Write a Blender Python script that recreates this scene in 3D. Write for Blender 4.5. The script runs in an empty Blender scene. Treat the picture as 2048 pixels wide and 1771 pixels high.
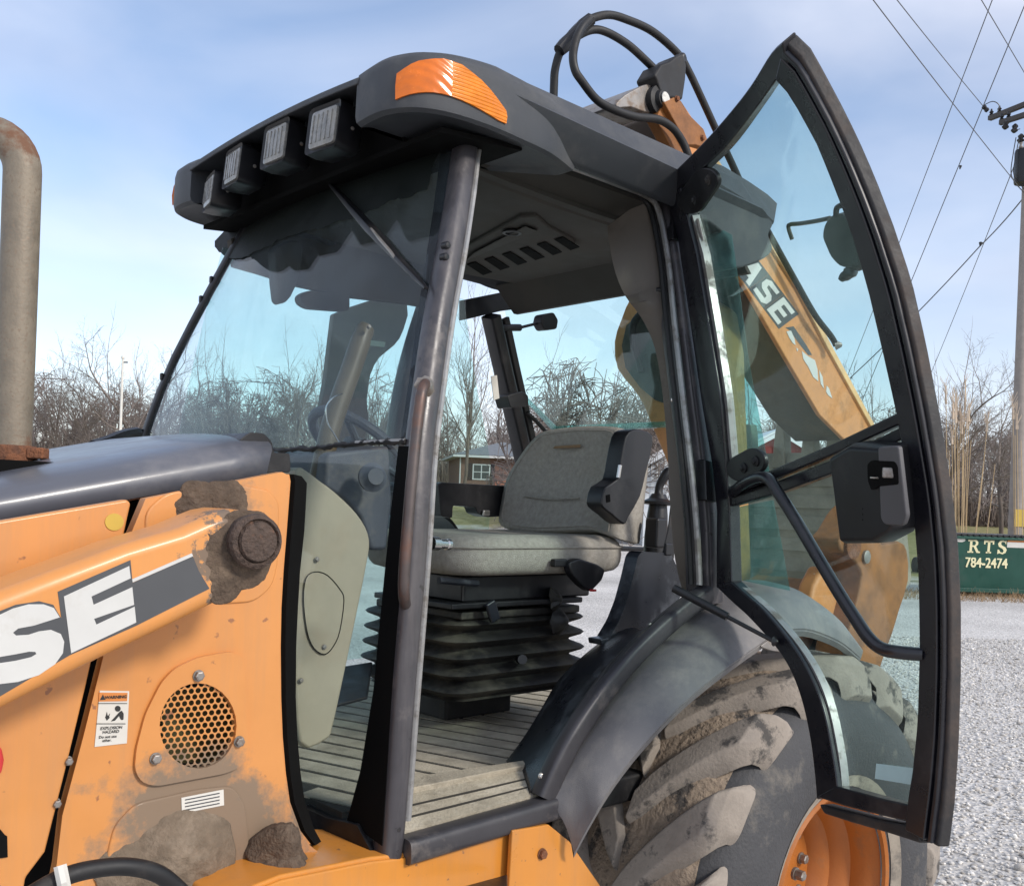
import bpy, bmesh, math, random
import numpy as np
from mathutils import Vector, Matrix, geometry

random.seed(7)
rng = np.random.default_rng(7)
sc = bpy.context.scene
COL = sc.collection
R = math.radians

# ------------------------------------------------------------------ camera
# world axes: X = towards the rear of the machine, Y = across it (away from the camera), Z = up
F, CX, CY, RHO, YAW, EYE = 1980., 1024., 1010., .035, R(47.5), 1.77
sY, cY = math.sin(YAW), math.cos(YAW)
FW = np.array([cY, sY, 0.]); RT0 = np.array([sY, -cY, 0.]); UP0 = np.array([0., 0., 1.])
RT = math.cos(RHO) * RT0 + math.sin(RHO) * UP0
UP = -math.sin(RHO) * RT0 + math.cos(RHO) * UP0
O = np.array([0., 0., EYE])
cam = bpy.data.objects.new('camera', bpy.data.cameras.new('camera'))
COL.objects.link(cam); sc.camera = cam
cam.matrix_world = Matrix(((RT[0], UP[0], -FW[0], 0), (RT[1], UP[1], -FW[1], 0), (RT[2], UP[2], -FW[2], EYE), (0, 0, 0, 1)))
cam.data.sensor_width = 36.; cam.data.sensor_fit = 'HORIZONTAL'
cam.data.lens = 36. * F / 2048.
cam.data.shift_y = (CY - 885.5) / 2048.
cam.data.clip_start = .05; cam.data.clip_end = 3000

# ------------------------------------------------------------------ sky, sun, exposure
SUN_TO = Vector((.22, -1., .66)).normalized()
el = math.asin(SUN_TO.z); az = math.atan2(SUN_TO.x, SUN_TO.y)
w = bpy.data.worlds.new('World'); sc.world = w; w.use_nodes = True
nt = w.node_tree; nt.nodes.clear()
def N(t, **k):
    n = nt.nodes.new(t)
    for a, b in k.items(): setattr(n, a, b)
    return n
sky = N('ShaderNodeTexSky', sky_type='NISHITA', sun_disc=False)
sky.sun_elevation = el; sky.sun_rotation = az; sky.air_density = 1.; sky.dust_density = .6; sky.ozone_density = 1.2
tc = N('ShaderNodeTexCoord')
mp = N('ShaderNodeMapping'); mp.inputs['Scale'].default_value = (1., 1., 2.6); mp.inputs['Location'].default_value = (.55, .2, .1)
n1 = N('ShaderNodeTexNoise'); n1.inputs['Scale'].default_value = 1.7; n1.inputs['Detail'].default_value = 6; n1.inputs['Roughness'].default_value = .46; n1.inputs['Distortion'].default_value = .5
ramp = N('ShaderNodeValToRGB'); ramp.color_ramp.elements[0].position = .24; ramp.color_ramp.elements[1].position = .74
n2 = N('ShaderNodeTexNoise'); n2.inputs['Scale'].default_value = 3.1; n2.inputs['Detail'].default_value = 4
cr2 = N('ShaderNodeValToRGB')
cr2.color_ramp.elements[0].position = .3; cr2.color_ramp.elements[0].color = (6.0, 6.2, 7.3, 1)
cr2.color_ramp.elements[1].position = .7; cr2.color_ramp.elements[1].color = (9.4, 9.6, 10.4, 1)
tint = N('ShaderNodeMixRGB', blend_type='MULTIPLY'); tint.inputs[0].default_value = 1; tint.inputs[2].default_value = (1.62, 1.56, 1.58, 1)
mx = N('ShaderNodeMixRGB'); bg = N('ShaderNodeBackground'); bg.inputs['Strength'].default_value = .1
out = N('ShaderNodeOutputWorld')
L = nt.links.new
L(tc.outputs['Generated'], mp.inputs['Vector']); L(mp.outputs[0], n1.inputs['Vector']); L(mp.outputs[0], n2.inputs['Vector'])
L(n1.outputs[0], ramp.inputs[0]); L(n2.outputs[0], cr2.inputs[0]); L(sky.outputs[0], tint.inputs[1])
L(ramp.outputs[0], mx.inputs[0]); L(tint.outputs[0], mx.inputs[1]); L(cr2.outputs[0], mx.inputs[2])
L(mx.outputs[0], bg.inputs['Color']); L(bg.outputs[0], out.inputs['Surface'])
sun = bpy.data.objects.new('sun', bpy.data.lights.new('sun', 'SUN')); COL.objects.link(sun)
sun.data.energy = 2.1; sun.data.angle = R(9); sun.data.color = (1., .94, .85)
sun.rotation_euler = (-SUN_TO).to_track_quat('-Z', 'Y').to_euler()
sun.location = (0, 0, 30)
sc.view_settings.view_transform = 'Standard'; sc.view_settings.look = 'None'
sc.view_settings.exposure = .42; sc.view_settings.gamma = 1.
sc.render.engine = 'CYCLES'
sc.cycles.use_denoising = True
sc.cycles.max_bounces = 10; sc.cycles.transparent_max_bounces = 32; sc.cycles.diffuse_bounces = 4; sc.cycles.glossy_bounces = 4
sc.cycles.caustics_reflective = False; sc.cycles.caustics_refractive = False

# ------------------------------------------------------------------ measuring helpers: a sight line meets a known plane of the place
def ray(x, y): return FW + RT * (x - CX) / F - UP * (y - CY) / F
def pv(x, y, v): r = ray(x, y); return O + r * v / r[1]
def pu(x, y, u): r = ray(x, y); return O + r * u / r[0]
def pz(x, y, z): r = ray(x, y); return O + r * (z - EYE) / r[2]
def pd(x, y, d): return O + ray(x, y) * d
def proj(P):
    q = np.asarray(P, float) - O; d = q @ FW
    return np.array([CX + F * (q @ RT) / d, CY - F * (q @ UP) / d])
def vs(z): return 1.55 + (.17 * (z - 1.5) ** 2 if z > 1.5 else .1 * (1.5 - z) ** 2)   # curved side of the cab
def ps(x, y, off=0.):
    v = 1.55
    for _ in range(40):
        p = pv(x, y, v + off); v = .5 * v + .5 * vs(p[2])
    return pv(x, y, v + off)
CEN = 2.275
def far(P): P = np.array(P, float); P[1] = 2 * CEN - P[1]; return P      # mirrored to the right-hand side of the machine

def resample(pts, n):
    p = np.array(pts, float); dl = np.r_[0, np.cumsum(np.linalg.norm(np.diff(p, axis=0), axis=1))]
    t = np.linspace(0, dl[-1], n)
    return np.stack([np.interp(t, dl, p[:, k]) for k in range(p.shape[1])], 1)
def smooth(pts, k=6, closed=False):
    p = np.array(pts, float); n = len(p); o = []
    rngi = range(n) if closed else range(n - 1)
    for i in rngi:
        if closed: a, b, c, d = p[i - 1], p[i], p[(i + 1) % n], p[(i + 2) % n]
        else: a, b, c, d = p[max(i - 1, 0)], p[i], p[i + 1], p[min(i + 2, n - 1)]
        for j in range(k):
            t = j / k
            o.append(.5 * ((2 * b) + (-a + c) * t + (2 * a - 5 * b + 4 * c - d) * t * t + (-a + 3 * b - 3 * c + d) * t ** 3))
    if not closed: o.append(p[-1])
    return np.array(o)
def rounded(pts, r, n=4):
    p = [np.array(q, float) for q in pts]; m = len(p); o = []
    for i in range(m):
        a, b, c = p[i - 1], p[i], p[(i + 1) % m]
        da, dc = a - b, c - b; la, lc = np.linalg.norm(da), np.linalg.norm(dc)
        q = min(r, la * .45, lc * .45); s0, s1 = b + da / la * q, b + dc / lc * q
        for j in range(n + 1):
            t = j / n; o.append((1 - t) ** 2 * s0 + 2 * t * (1 - t) * b + t * t * s1)
    return np.array(o)

# ------------------------------------------------------------------ object helpers
class MB:
    def __init__(s): s.v = []; s.f = []
    def add(s, v, f):
        n = len(s.v); s.v += [tuple(map(float, q)) for q in v]; s.f += [tuple(i + n for i in q) for q in f]; return s
    def solid(s, A, B):
        n = len(A); return s.add(list(A) + list(B), [tuple(range(n))[::-1], tuple(range(n, 2 * n))] + [(i, (i + 1) % n, n + (i + 1) % n, n + i) for i in range(n)])
    def rings(s, rs, caps=True, closed=True):
        n = len(rs[0]); v = [q for r in rs for q in r]; f = []
        for k in range(len(rs) - 1):
            for i in range(n if closed else n - 1):
                j = (i + 1) % n; f.append((k * n + i, k * n + j, (k + 1) * n + j, (k + 1) * n + i))
        if caps: f.append(tuple(range(n))[::-1]); f.append(tuple(range((len(rs) - 1) * n, len(rs) * n)))
        return s.add(v, f)
    def box(s, c, size, ax=None):
        c = np.array(c, float); ax = np.eye(3) if ax is None else np.array(ax, float)
        h = np.array(size, float) / 2
        P = [c + ax[0] * h[0] * a + ax[1] * h[1] * b + ax[2] * h[2] * d for d in (-1, 1) for a, b in ((-1, -1), (1, -1), (1, 1), (-1, 1))]
        return s.solid(P[:4], P[4:])
    def sweep(s, path, prof, up=(0, 0, 1), scale=None):
        p = np.array(path, float); n = len(p); rs = []; upv = np.array(up, float)
        for i in range(n):
            t = p[min(i + 1, n - 1)] - p[max(i - 1, 0)]; t /= np.linalg.norm(t) + 1e-9
            sd = np.cross(t, upv)
            if np.linalg.norm(sd) < 1e-3: sd = np.cross(t, np.array([1., .3, 0]))
            sd /= np.linalg.norm(sd); nn = np.cross(sd, t)
            k = 1. if scale is None else scale[i]
            rs.append([p[i] + sd * a * k + nn * b * k for a, b in prof])
            if up == 'pt': upv = nn
        return s.rings(rs)
    def tube(s, path, r, n=10, scale=None):
        p = np.array(path, float); m = len(p); rs = []
        t0 = p[1] - p[0]; nn = np.cross(t0, [.31, .77, .55]); nn /= np.linalg.norm(nn)
        for i in range(m):
            t = p[min(i + 1, m - 1)] - p[max(i - 1, 0)]; t /= np.linalg.norm(t) + 1e-9
            nn = nn - t * (nn @ t); nn /= np.linalg.norm(nn) + 1e-9; b = np.cross(t, nn)
            k = r * (1. if scale is None else scale[i])
            rs.append([p[i] + (nn * math.cos(a) + b * math.sin(a)) * k for a in np.linspace(0, 2 * math.pi, n, endpoint=False)])
        return s.rings(rs)
    def lathe(s, prof, c, axis, n=24, caps=True):
        c = np.array(c, float); a = np.array(axis, float); a /= np.linalg.norm(a)
        e = np.cross(a, [0, 0, 1.] if abs(a[2]) < .9 else [1., 0, 0]); e /= np.linalg.norm(e); g = np.cross(a, e)
        rs = [[c + a * h + (e * math.cos(q) + g * math.sin(q)) * r for q in np.linspace(0, 2 * math.pi, n, endpoint=False)] for r, h in prof]
        return s.rings(rs, caps)
    def sheet(s, A, B, nrm, th, nc=1):
        # slab between two matched rails A, B (points), thickness along nrm (callable or vector)
        A, B = np.array(A, float), np.array(B, float); n = len(A); rs = []
        for i in range(n):
            row = [A[i] + (B[i] - A[i]) * j / nc for j in range(nc + 1)]
            nv = np.array(nrm if not callable(nrm) else nrm(i), float)
            rs.append([q + nv * th / 2 for q in row] + [q - nv * th / 2 for q in row[::-1]])
        return s.rings(rs)
    def build(s, name, m, parent=None, bevel=0., seg=2, sm=True, angle=35, sub=0, disp=None, **kw):
        me = bpy.data.meshes.new(name); me.from_pydata(s.v, [], s.f); me.update()
        bm = bmesh.new(); bm.from_mesh(me); bmesh.ops.recalc_face_normals(bm, faces=bm.faces)
        bm.to_mesh(me); bm.free()
        return link(name, me, m, parent, bevel, seg, sm, angle, sub, **kw)
PINV = {}
def link(name, me, m, parent=None, bevel=0., seg=2, sm=True, angle=35, sub=0, label=None):
    o = bpy.data.objects.new(name, me); COL.objects.link(o)
    if m is not None: me.materials.append(m)
    if sub:
        md = o.modifiers.new('sub', 'SUBSURF'); md.levels = sub; md.render_levels = sub
    if bevel:
        md = o.modifiers.new('bevel', 'BEVEL'); md.width = bevel; md.segments = seg; md.limit_method = 'ANGLE'; md.angle_limit = R(30); md.harden_normals = True
    if sm:
        me.polygons.foreach_set('use_smooth', [True] * len(me.polygons))
        if not sub: me.set_sharp_from_angle(angle=R(angle))
    if name.startswith(('mud', 'grease_c')):
        tx = bpy.data.textures.get('mud_relief') or bpy.data.textures.new('mud_relief', 'CLOUDS'); tx.noise_scale = .016; tx.noise_depth = 4
        md = o.modifiers.new('s2', 'SUBSURF'); md.levels = 1; md.render_levels = 1
        md = o.modifiers.new('relief', 'DISPLACE'); md.texture = tx; md.strength = .006; md.mid_level = .5; md.texture_coords = 'GLOBAL'
    if parent is not None:
        o.parent = parent
        if parent.name in PINV: o.matrix_parent_inverse = PINV[parent.name]
    if label: o['label'] = label
    return o
def thing(name, label, cat, loc=(0, 0, 0), group=None):
    o = bpy.data.objects.new(name, None); COL.objects.link(o); o.location = loc; o.empty_display_size = .1
    o['label'] = label; o['category'] = cat
    if group: o['group'] = group
    PINV[o.name] = Matrix.Translation(-Vector(loc)); return o
def tag(o, label, cat, group=None):
    o['label'] = label; o['category'] = cat
    if group: o['group'] = group
    return o

def text_mesh(s, size, off=0., ext=.0005, sx=1.):
    cu = bpy.data.curves.new('t', 'FONT'); cu.body = s; cu.size = size; cu.offset = off; cu.extrude = ext; cu.resolution_u = 3
    cu.align_x = 'CENTER'; cu.align_y = 'CENTER'
    ob = bpy.data.objects.new('t', cu); COL.objects.link(ob)
    dg = bpy.context.evaluated_depsgraph_get(); dg.update()
    me = bpy.data.meshes.new_from_object(ob.evaluated_get(dg)); bpy.data.objects.remove(ob)
    me.materials.clear()
    return me
def place_text(name, s, size, c, ex, ey, m, parent, off=0., ext=.0005, sx=1.):
    me = text_mesh(s, size, off, ext)
    c, ex, ey = (np.array(q, float) for q in (c, ex, ey)); ex = ex / np.linalg.norm(ex); ez = np.cross(ex, ey); ez /= np.linalg.norm(ez); ey = np.cross(ez, ex)
    for v in me.vertices: v.co = Vector(c + ex * v.co.x * sx + ey * v.co.y + ez * v.co.z)
    return link(name, me, m, parent, sm=False)

# ------------------------------------------------------------------ materials
def newmat(name):
    m = bpy.data.materials.new(name); m.use_nodes = True; t = m.node_tree; t.nodes.clear(); return m, t
def mat(name, col, rough=.5, metal=0., var=.12, vscale=6., dirt=None, damt=0., dscale=5., dthr=.5, dsoft=.12, bump=0., bscale=120., coat=0.,
        spots=None, rvar=.12, fleck=None, spec=.5, streak=None):
    """colour varied by noise; patches of dirt by noise and round given places (spots: list of (centre, radius)); flecks of another colour"""
    m, t = newmat(name); nd = t.nodes.new; L = t.links.new
    o = nd('ShaderNodeOutputMaterial'); b = nd('ShaderNodeBsdfPrincipled'); L(b.outputs[0], o.inputs[0])
    g = nd('ShaderNodeNewGeometry'); pos = g.outputs['Position']
    n = nd('ShaderNodeTexNoise'); n.inputs['Scale'].default_value = vscale; n.inputs['Detail'].default_value = 6; n.inputs['Roughness'].default_value = .65; L(pos, n.inputs['Vector'])
    mr = nd('ShaderNodeMapRange'); mr.inputs[1].default_value = .25; mr.inputs[2].default_value = .75; mr.inputs[3].default_value = 1 - var; mr.inputs[4].default_value = 1 + var; L(n.outputs[0], mr.inputs[0])
    mu = nd('ShaderNodeMixRGB'); mu.blend_type = 'MULTIPLY'; mu.inputs[0].default_value = 1; mu.inputs[1].default_value = (*col, 1); L(mr.outputs[0], mu.inputs[2])
    c = mu.outputs[0]; rsrc = None
    if fleck:
        fc, fs, ft = fleck
        n3 = nd('ShaderNodeTexNoise'); n3.inputs['Scale'].default_value = fs; n3.inputs['Detail'].default_value = 3; L(pos, n3.inputs['Vector'])
        r3 = nd('ShaderNodeMapRange'); r3.inputs[1].default_value = ft; r3.inputs[2].default_value = ft + .04; L(n3.outputs[0], r3.inputs[0])
        mf = nd('ShaderNodeMixRGB'); mf.inputs[2].default_value = (*fc, 1); L(r3.outputs[0], mf.inputs[0]); L(c, mf.inputs[1]); c = mf.outputs[0]
    if streak:
        sc_, sa_ = streak
        mpp = nd('ShaderNodeMapping'); mpp.inputs['Scale'].default_value = (16, 16, 1.3); L(pos, mpp.inputs['Vector'])
        n5 = nd('ShaderNodeTexNoise'); n5.inputs['Scale'].default_value = 1.; n5.inputs['Detail'].default_value = 7; n5.inputs['Roughness'].default_value = .7; L(mpp.outputs[0], n5.inputs['Vector'])
        r5 = nd('ShaderNodeMapRange'); r5.inputs[1].default_value = .46; r5.inputs[2].default_value = .70; r5.inputs[4].default_value = sa_; L(n5.outputs[0], r5.inputs[0])
        m5 = nd('ShaderNodeMixRGB'); m5.inputs[2].default_value = (*sc_, 1); L(r5.outputs[0], m5.inputs[0]); L(c, m5.inputs[1]); c = m5.outputs[0]
    if dirt:
        n2 = nd('ShaderNodeTexNoise'); n2.inputs['Scale'].default_value = dscale; n2.inputs['Detail'].default_value = 8; n2.inputs['Roughness'].default_value = .7; L(pos, n2.inputs['Vector'])
        src = n2.outputs[0]
        for cc, rr in (spots or []):
            vd = nd('ShaderNodeVectorMath'); vd.operation = 'DISTANCE'; L(pos, vd.inputs[0]); vd.inputs[1].default_value = tuple(map(float, cc))
            r4 = nd('ShaderNodeMapRange'); r4.inputs[1].default_value = 0; r4.inputs[2].default_value = rr; r4.inputs[3].default_value = .55; r4.inputs[4].default_value = 0.; L(vd.outputs['Value'], r4.inputs[0])
            ad = nd('ShaderNodeMath'); ad.operation = 'ADD'; L(src, ad.inputs[0]); L(r4.outputs[0], ad.inputs[1]); src = ad.outputs[0]
        r2 = nd('ShaderNodeMapRange'); r2.inputs[1].default_value = dthr; r2.inputs[2].default_value = dthr + dsoft; r2.inputs[4].default_value = damt; L(src, r2.inputs[0])
        md = nd('ShaderNodeMixRGB'); md.inputs[2].default_value = (*dirt, 1); L(r2.outputs[0], md.inputs[0]); L(c, md.inputs[1]); c = md.outputs[0]; rsrc = r2.outputs[0]
    L(c, b.inputs['Base Color'])
    rr_ = nd('ShaderNodeMapRange'); rr_.inputs[1].default_value = .3; rr_.inputs[2].default_value = .7; rr_.inputs[3].default_value = max(.03, rough - rvar); rr_.inputs[4].default_value = min(1, rough + rvar); L(n.outputs[0], rr_.inputs[0])
    rs = rr_.outputs[0]
    if rsrc is not None:
        mm = nd('ShaderNodeMixRGB'); mm.inputs[2].default_value = (.9, .9, .9, 1); L(rsrc, mm.inputs[0]); L(rs, mm.inputs[1]); rs = mm.outputs[0]
    L(rs, b.inputs['Roughness'])
    b.inputs['Metallic'].default_value = metal; b.inputs['Coat Weight'].default_value = coat; b.inputs['Coat Roughness'].default_value = .15; b.inputs['Specular IOR Level'].default_value = spec
    if bump:
        nb = nd('ShaderNodeTexNoise'); nb.inputs['Scale'].default_value = bscale; nb.inputs['Detail'].default_value = 5; L(pos, nb.inputs['Vector'])
        bp = nd('ShaderNodeBump'); bp.inputs['Strength'].default_value = bump; bp.inputs['Distance'].default_value = .01; L(nb.outputs[0], bp.inputs['Height']); L(bp.outputs[0], b.inputs['Normal'])
    return m
def glass(name, tint, refl=1., film=.03, filmcol=(.5, .5, .45)):
    m, t = newmat(name); nd = t.nodes.new; L = t.links.new
    o = nd('ShaderNodeOutputMaterial'); tr = nd('ShaderNodeBsdfTransparent'); tr.inputs[0].default_value = (*tint, 1)
    gl = nd('ShaderNodeBsdfGlossy'); gl.inputs['Roughness'].default_value = .015
    gg = nd('ShaderNodeNewGeometry'); dt = nd('ShaderNodeVectorMath'); dt.operation = 'DOT_PRODUCT'; L(gg.outputs['Incoming'], dt.inputs[0]); L(gg.outputs['Normal'], dt.inputs[1])
    def mth(op, a, b):
        n_ = nd('ShaderNodeMath'); n_.operation = op
        for i_, q_ in enumerate((a, b)):
            if q_ is None: continue
            if isinstance(q_, (int, float)): n_.inputs[i_].default_value = q_
            else: L(q_, n_.inputs[i_])
        return n_
    ab = mth('ABSOLUTE', dt.outputs['Value'], None); om = mth('SUBTRACT', 1., ab.outputs[0]); p5 = mth('POWER', om.outputs[0], 5.)
    sc_ = mth('MULTIPLY', p5.outputs[0], .96); fr = mth('ADD', sc_.outputs[0], .04)
    k = mth('MULTIPLY', fr.outputs[0], refl); k.use_clamp = True
    mx = nd('ShaderNodeMixShader'); L(k.outputs[0], mx.inputs[0]); L(tr.outputs[0], mx.inputs[1]); L(gl.outputs[0], mx.inputs[2])
    df = nd('ShaderNodeBsdfDiffuse'); df.inputs[0].default_value = (*filmcol, 1)
    g = nd('ShaderNodeNewGeometry'); n = nd('ShaderNodeTexNoise'); n.inputs['Scale'].default_value = 5; n.inputs['Detail'].default_value = 8; n.inputs['Roughness'].default_value = .7; L(g.outputs['Position'], n.inputs['Vector'])
    mr = nd('ShaderNodeMapRange'); mr.inputs[1].default_value = .4; mr.inputs[2].default_value = .75; mr.inputs[3].default_value = film * .4; mr.inputs[4].default_value = film * 2.2; L(n.outputs[0], mr.inputs[0])
    m2 = nd('ShaderNodeMixShader'); L(mr.outputs[0], m2.inputs[0]); L(mx.outputs[0], m2.inputs[1]); L(df.outputs[0], m2.inputs[2]); L(m2.outputs[0], o.inputs[0])
    return m
MUD = (.16, .115, .08); DUST = (.34, .29, .22)
P_pin = pv(500, 1085, 1.45)
m_orange = mat('orange_paint', (.60, .235, .036), .38, var=.07, vscale=3., dirt=(.42, .22, .09), damt=.45, dscale=7, dthr=.6, coat=.25, bump=.04, bscale=30,
               fleck=((.24, .11, .05), 50., .68), streak=((.38, .19, .08), .35))
m_panel = mat('orange_panel_paint', (.62, .262, .072), .45, var=.10, vscale=2.2, dirt=(.20, .15, .105), damt=.95, dscale=16, dthr=.80, dsoft=.24, coat=.25, bump=.04, bscale=30,
              spots=[(pv(440, 1030, 1.6), .17), (pv(340, 1715, 1.6), .34), (pv(400, 1600, 1.6), .13), (pv(545, 1700, 1.6), .17)], fleck=((.30, .12, .05), 34., .70), streak=((.40, .22, .11), .38))
m_arm = mat('orange_arm_paint', (.63, .262, .068), .42, var=.09, vscale=2.5, dirt=(.19, .135, .095), damt=1., dscale=26, dthr=.70, dsoft=.05, coat=.15, bump=.05, bscale=40, fleck=((.30, .12, .05), 36., .71), streak=((.42, .23, .11), .32),
            spots=[(pv(487, 1100, 1.43), .13)])
m_worn = mat('worn_orange_paint', (.60, .255, .085), .55, var=.2, vscale=9., dirt=(.22, .12, .06), damt=.75, dscale=9, dthr=.5, dsoft=.2, bump=.1, bscale=60, fleck=((.7, .55, .4), 30., .72))
m_rustorange = mat('rusty_orange_paint', (.27, .105, .026), .6, var=.3, vscale=7., dirt=(.11, .052, .026), damt=.8, dscale=6, dthr=.46, dsoft=.2, bump=.1)
m_rim = mat('rim_orange_paint', (.40, .13, .024), .42, var=.12, vscale=5., dirt=(.25, .13, .06), damt=.6, dscale=12, dthr=.58, bump=.05)
m_mud = mat('dry_mud', (.095, .066, .046), .93, var=.4, vscale=45., dirt=(.24, .175, .12), damt=.55, dscale=20, dthr=.5, dsoft=.2, bump=.55, bscale=170, rvar=.03)
m_dustmud = mat('dusty_mud', (.165, .125, .088), .97, var=.3, vscale=40., dirt=(.34, .27, .20), damt=.6, dscale=14, dthr=.5, dsoft=.2, bump=.4, bscale=220, rvar=.02)
m_rubberpin = mat('greasy_pin_steel', (.075, .05, .038), .8, var=.5, vscale=70., dirt=(.22, .1, .055), damt=.6, dscale=40, dthr=.58, bump=1., bscale=120)
m_hood = mat('grey_hood_paint', (.095, .10, .12), .38, var=.10, vscale=4., dirt=(.3, .28, .27), damt=.35, dscale=7, dthr=.48, dsoft=.25, coat=.2, rvar=.08)
m_cab = mat('dark_grey_cab_steel', (.045, .043, .048), .4, metal=.1, var=.15, vscale=9., dirt=(.26, .22, .19), damt=.35, dscale=8, dthr=.55, bump=.05, bscale=60)
m_post = mat('grey_post_paint', (.055, .052, .058), .36, metal=.1, var=.2, vscale=10., dirt=(.26, .23, .21), damt=.3, dscale=9, dthr=.55, bump=.05, bscale=60, fleck=((.02, .018, .02), 34., .69), streak=((.20, .18, .17), .35))
m_black = mat('black_plastic', (.008, .008, .010), .42, var=.25, vscale=12., dirt=(.09, .085, .08), damt=.18, dscale=7, dthr=.55)
m_rubber = mat('black_rubber', (.009, .009, .010), .6, var=.3, vscale=20., dirt=(.12, .10, .08), damt=.25, dscale=10, dthr=.55)
m_doorframe = mat('door_frame_black_paint', (.009, .009, .013), .32, var=.2, vscale=14., dirt=(.11, .10, .095), damt=.15, dscale=9, dthr=.56, coat=.2)
m_doorstrip = mat('weathered_door_seal', (.016, .015, .016), .6, var=.3, vscale=16., dirt=(.13, .085, .06), damt=.45, dscale=5, dthr=.5, dsoft=.2, bump=.1)
m_roof = mat('roof_grey_plastic', (.045, .049, .056), .58, var=.07, vscale=5., dirt=(.2, .19, .17), damt=.2, dscale=4, dthr=.52, bump=.25, bscale=700)
m_lip = mat('aluminium_seal', (.34, .335, .33), .42, metal=.55, var=.2, vscale=18., dirt=(.14, .12, .1), damt=.7, dscale=14, dthr=.5)
m_lining = mat('headliner_plastic', (.045, .041, .035), .75, var=.12, vscale=6., dirt=(.07, .06, .05), damt=.5, dscale=4, dthr=.5)
m_trim = mat('brown_post_trim', (.115, .097, .08), .62, var=.15, vscale=5., dirt=(.26, .23, .2), damt=.4, dscale=4, dthr=.55, bump=.1, bscale=400)
m_console = mat('grey_green_console_plastic', (.37, .32, .235), .55, var=.1, vscale=5., dirt=(.34, .24, .15), damt=.6, dscale=4, dthr=.52, dsoft=.25)
m_dash = mat('dark_dash_plastic', (.06, .065, .08), .6, var=.25, vscale=10., dirt=(.2, .18, .15), damt=.4, dscale=7, dthr=.5)
m_groove = mat('dark_mat_groove', (.03, .027, .022), .95, var=.3)
m_floor = mat('dusty_floor_mat', (.30, .265, .20), .92, var=.35, vscale=14., dirt=(.50, .45, .36), damt=.8, dscale=10, dthr=.45, dsoft=.2, bump=.4, bscale=160)
m_rib = mat('dusty_mat_rib', (.36, .315, .24), .92, var=.35, vscale=11., dirt=(.52, .46, .36), damt=.8, dscale=8, dthr=.45, dsoft=.2, bump=.4, bscale=160)
m_innerfender = mat('inner_fender_blue_black', (.011, .013, .019), .32, var=.2, vscale=8., dirt=(.22, .24, .27), damt=.3, dscale=7, dthr=.52, dsoft=.15)
m_fender = mat('fender_grey_plastic', (.15, .146, .15), .5, var=.12, vscale=6., dirt=(.33, .30, .26), damt=.5, dscale=4, dthr=.5, dsoft=.25, bump=.2, bscale=500, streak=((.36, .33, .29), .32))
m_fabric = mat('grey_seat_fabric', (.35, .325, .285), .97, var=.22, vscale=70., dirt=(.36, .31, .24), damt=.45, dscale=7, dthr=.50, dsoft=.25, bump=.5, bscale=420, rvar=.02, spec=.15)
m_bellows = mat('dusty_bellows_rubber', (.014, .013, .012), .6, var=.3, vscale=10., dirt=(.15, .135, .10), damt=.55, dscale=6, dthr=.46, dsoft=.2)
m_tyre = mat('tyre_rubber', (.032, .032, .034), .75, var=.3, vscale=8., dirt=(.33, .28, .22), damt=.85, dscale=9, dthr=.53, dsoft=.06, bump=.5, bscale=90)
m_sidewall = mat('tyre_sidewall_rubber', (.05, .05, .053), .7, var=.25, vscale=9., dirt=(.25, .22, .18), damt=.55, dscale=7, dthr=.55, dsoft=.15, bump=.3, bscale=110)
m_lug = mat('muddy_tyre_lug', (.29, .25, .21), .9, var=.22, vscale=16., dirt=(.045, .043, .042), damt=.9, dscale=8, dthr=.53, dsoft=.08, bump=.22, bscale=120)
m_tread = mat('tread_packed_mud', (.27, .21, .155), .95, var=.35, vscale=18., dirt=(.04, .038, .037), damt=.9, dscale=9, dthr=.54, dsoft=.06, bump=1., bscale=70)
m_chrome = mat('bright_steel', (.6, .58, .55), .25, metal=1., var=.1)
m_steel = mat('worn_steel', (.3, .28, .26), .5, metal=.7, var=.2, vscale=30., dirt=(.2, .13, .08), damt=.6, dscale=20, dthr=.5)
m_stack = mat('weathered_exhaust_steel', (.22, .185, .14), .6, metal=.25, var=.25, vscale=22., dirt=(.17, .075, .04), damt=.85, dscale=30, dthr=.72, dsoft=.2, bump=.12, bscale=160,
              fleck=((.21, .165, .12), 150., .58), spots=[(pv(62, 270, 2.1), .12), (pv(30, 900, 2.1), .07)])
m_rust = mat('rusty_steel', (.19, .075, .035), .9, var=.5, vscale=40., dirt=(.07, .035, .025), damt=.6, dscale=25, dthr=.52, bump=.6, bscale=150)
m_handrail = mat('worn_handrail_steel', (.10, .082, .078), .4, metal=.5, var=.3, vscale=14., dirt=(.2, .09, .055), damt=.7, dscale=9, dthr=.5, dsoft=.2)
m_white = mat('white_print', (.56, .555, .53), .5, var=.05, vscale=10., dirt=(.4, .36, .3), damt=.3, dscale=9, dthr=.58)
m_decalgrey = mat('dark_grey_decal', (.062, .065, .07), .45, var=.08, vscale=6., dirt=(.25, .2, .15), damt=.3, dscale=8, dthr=.6)
m_label = mat('white_label', (.62, .6, .55), .5, var=.06)
m_lblorange = mat('label_orange_print', (.62, .22, .05), .5)
m_ink = mat('black_ink', (.02, .02, .02), .6)
m_yellow = mat('yellow_sticker', (.55, .38, .06), .5)
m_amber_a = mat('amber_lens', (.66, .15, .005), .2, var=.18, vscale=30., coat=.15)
m_amber_sunlit = mat('amber_lens_sunlit', (.76, .21, .005), .2, var=.2, vscale=30., coat=.15)  # brighter copy of the amber: sun on the side face put into colour
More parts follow.
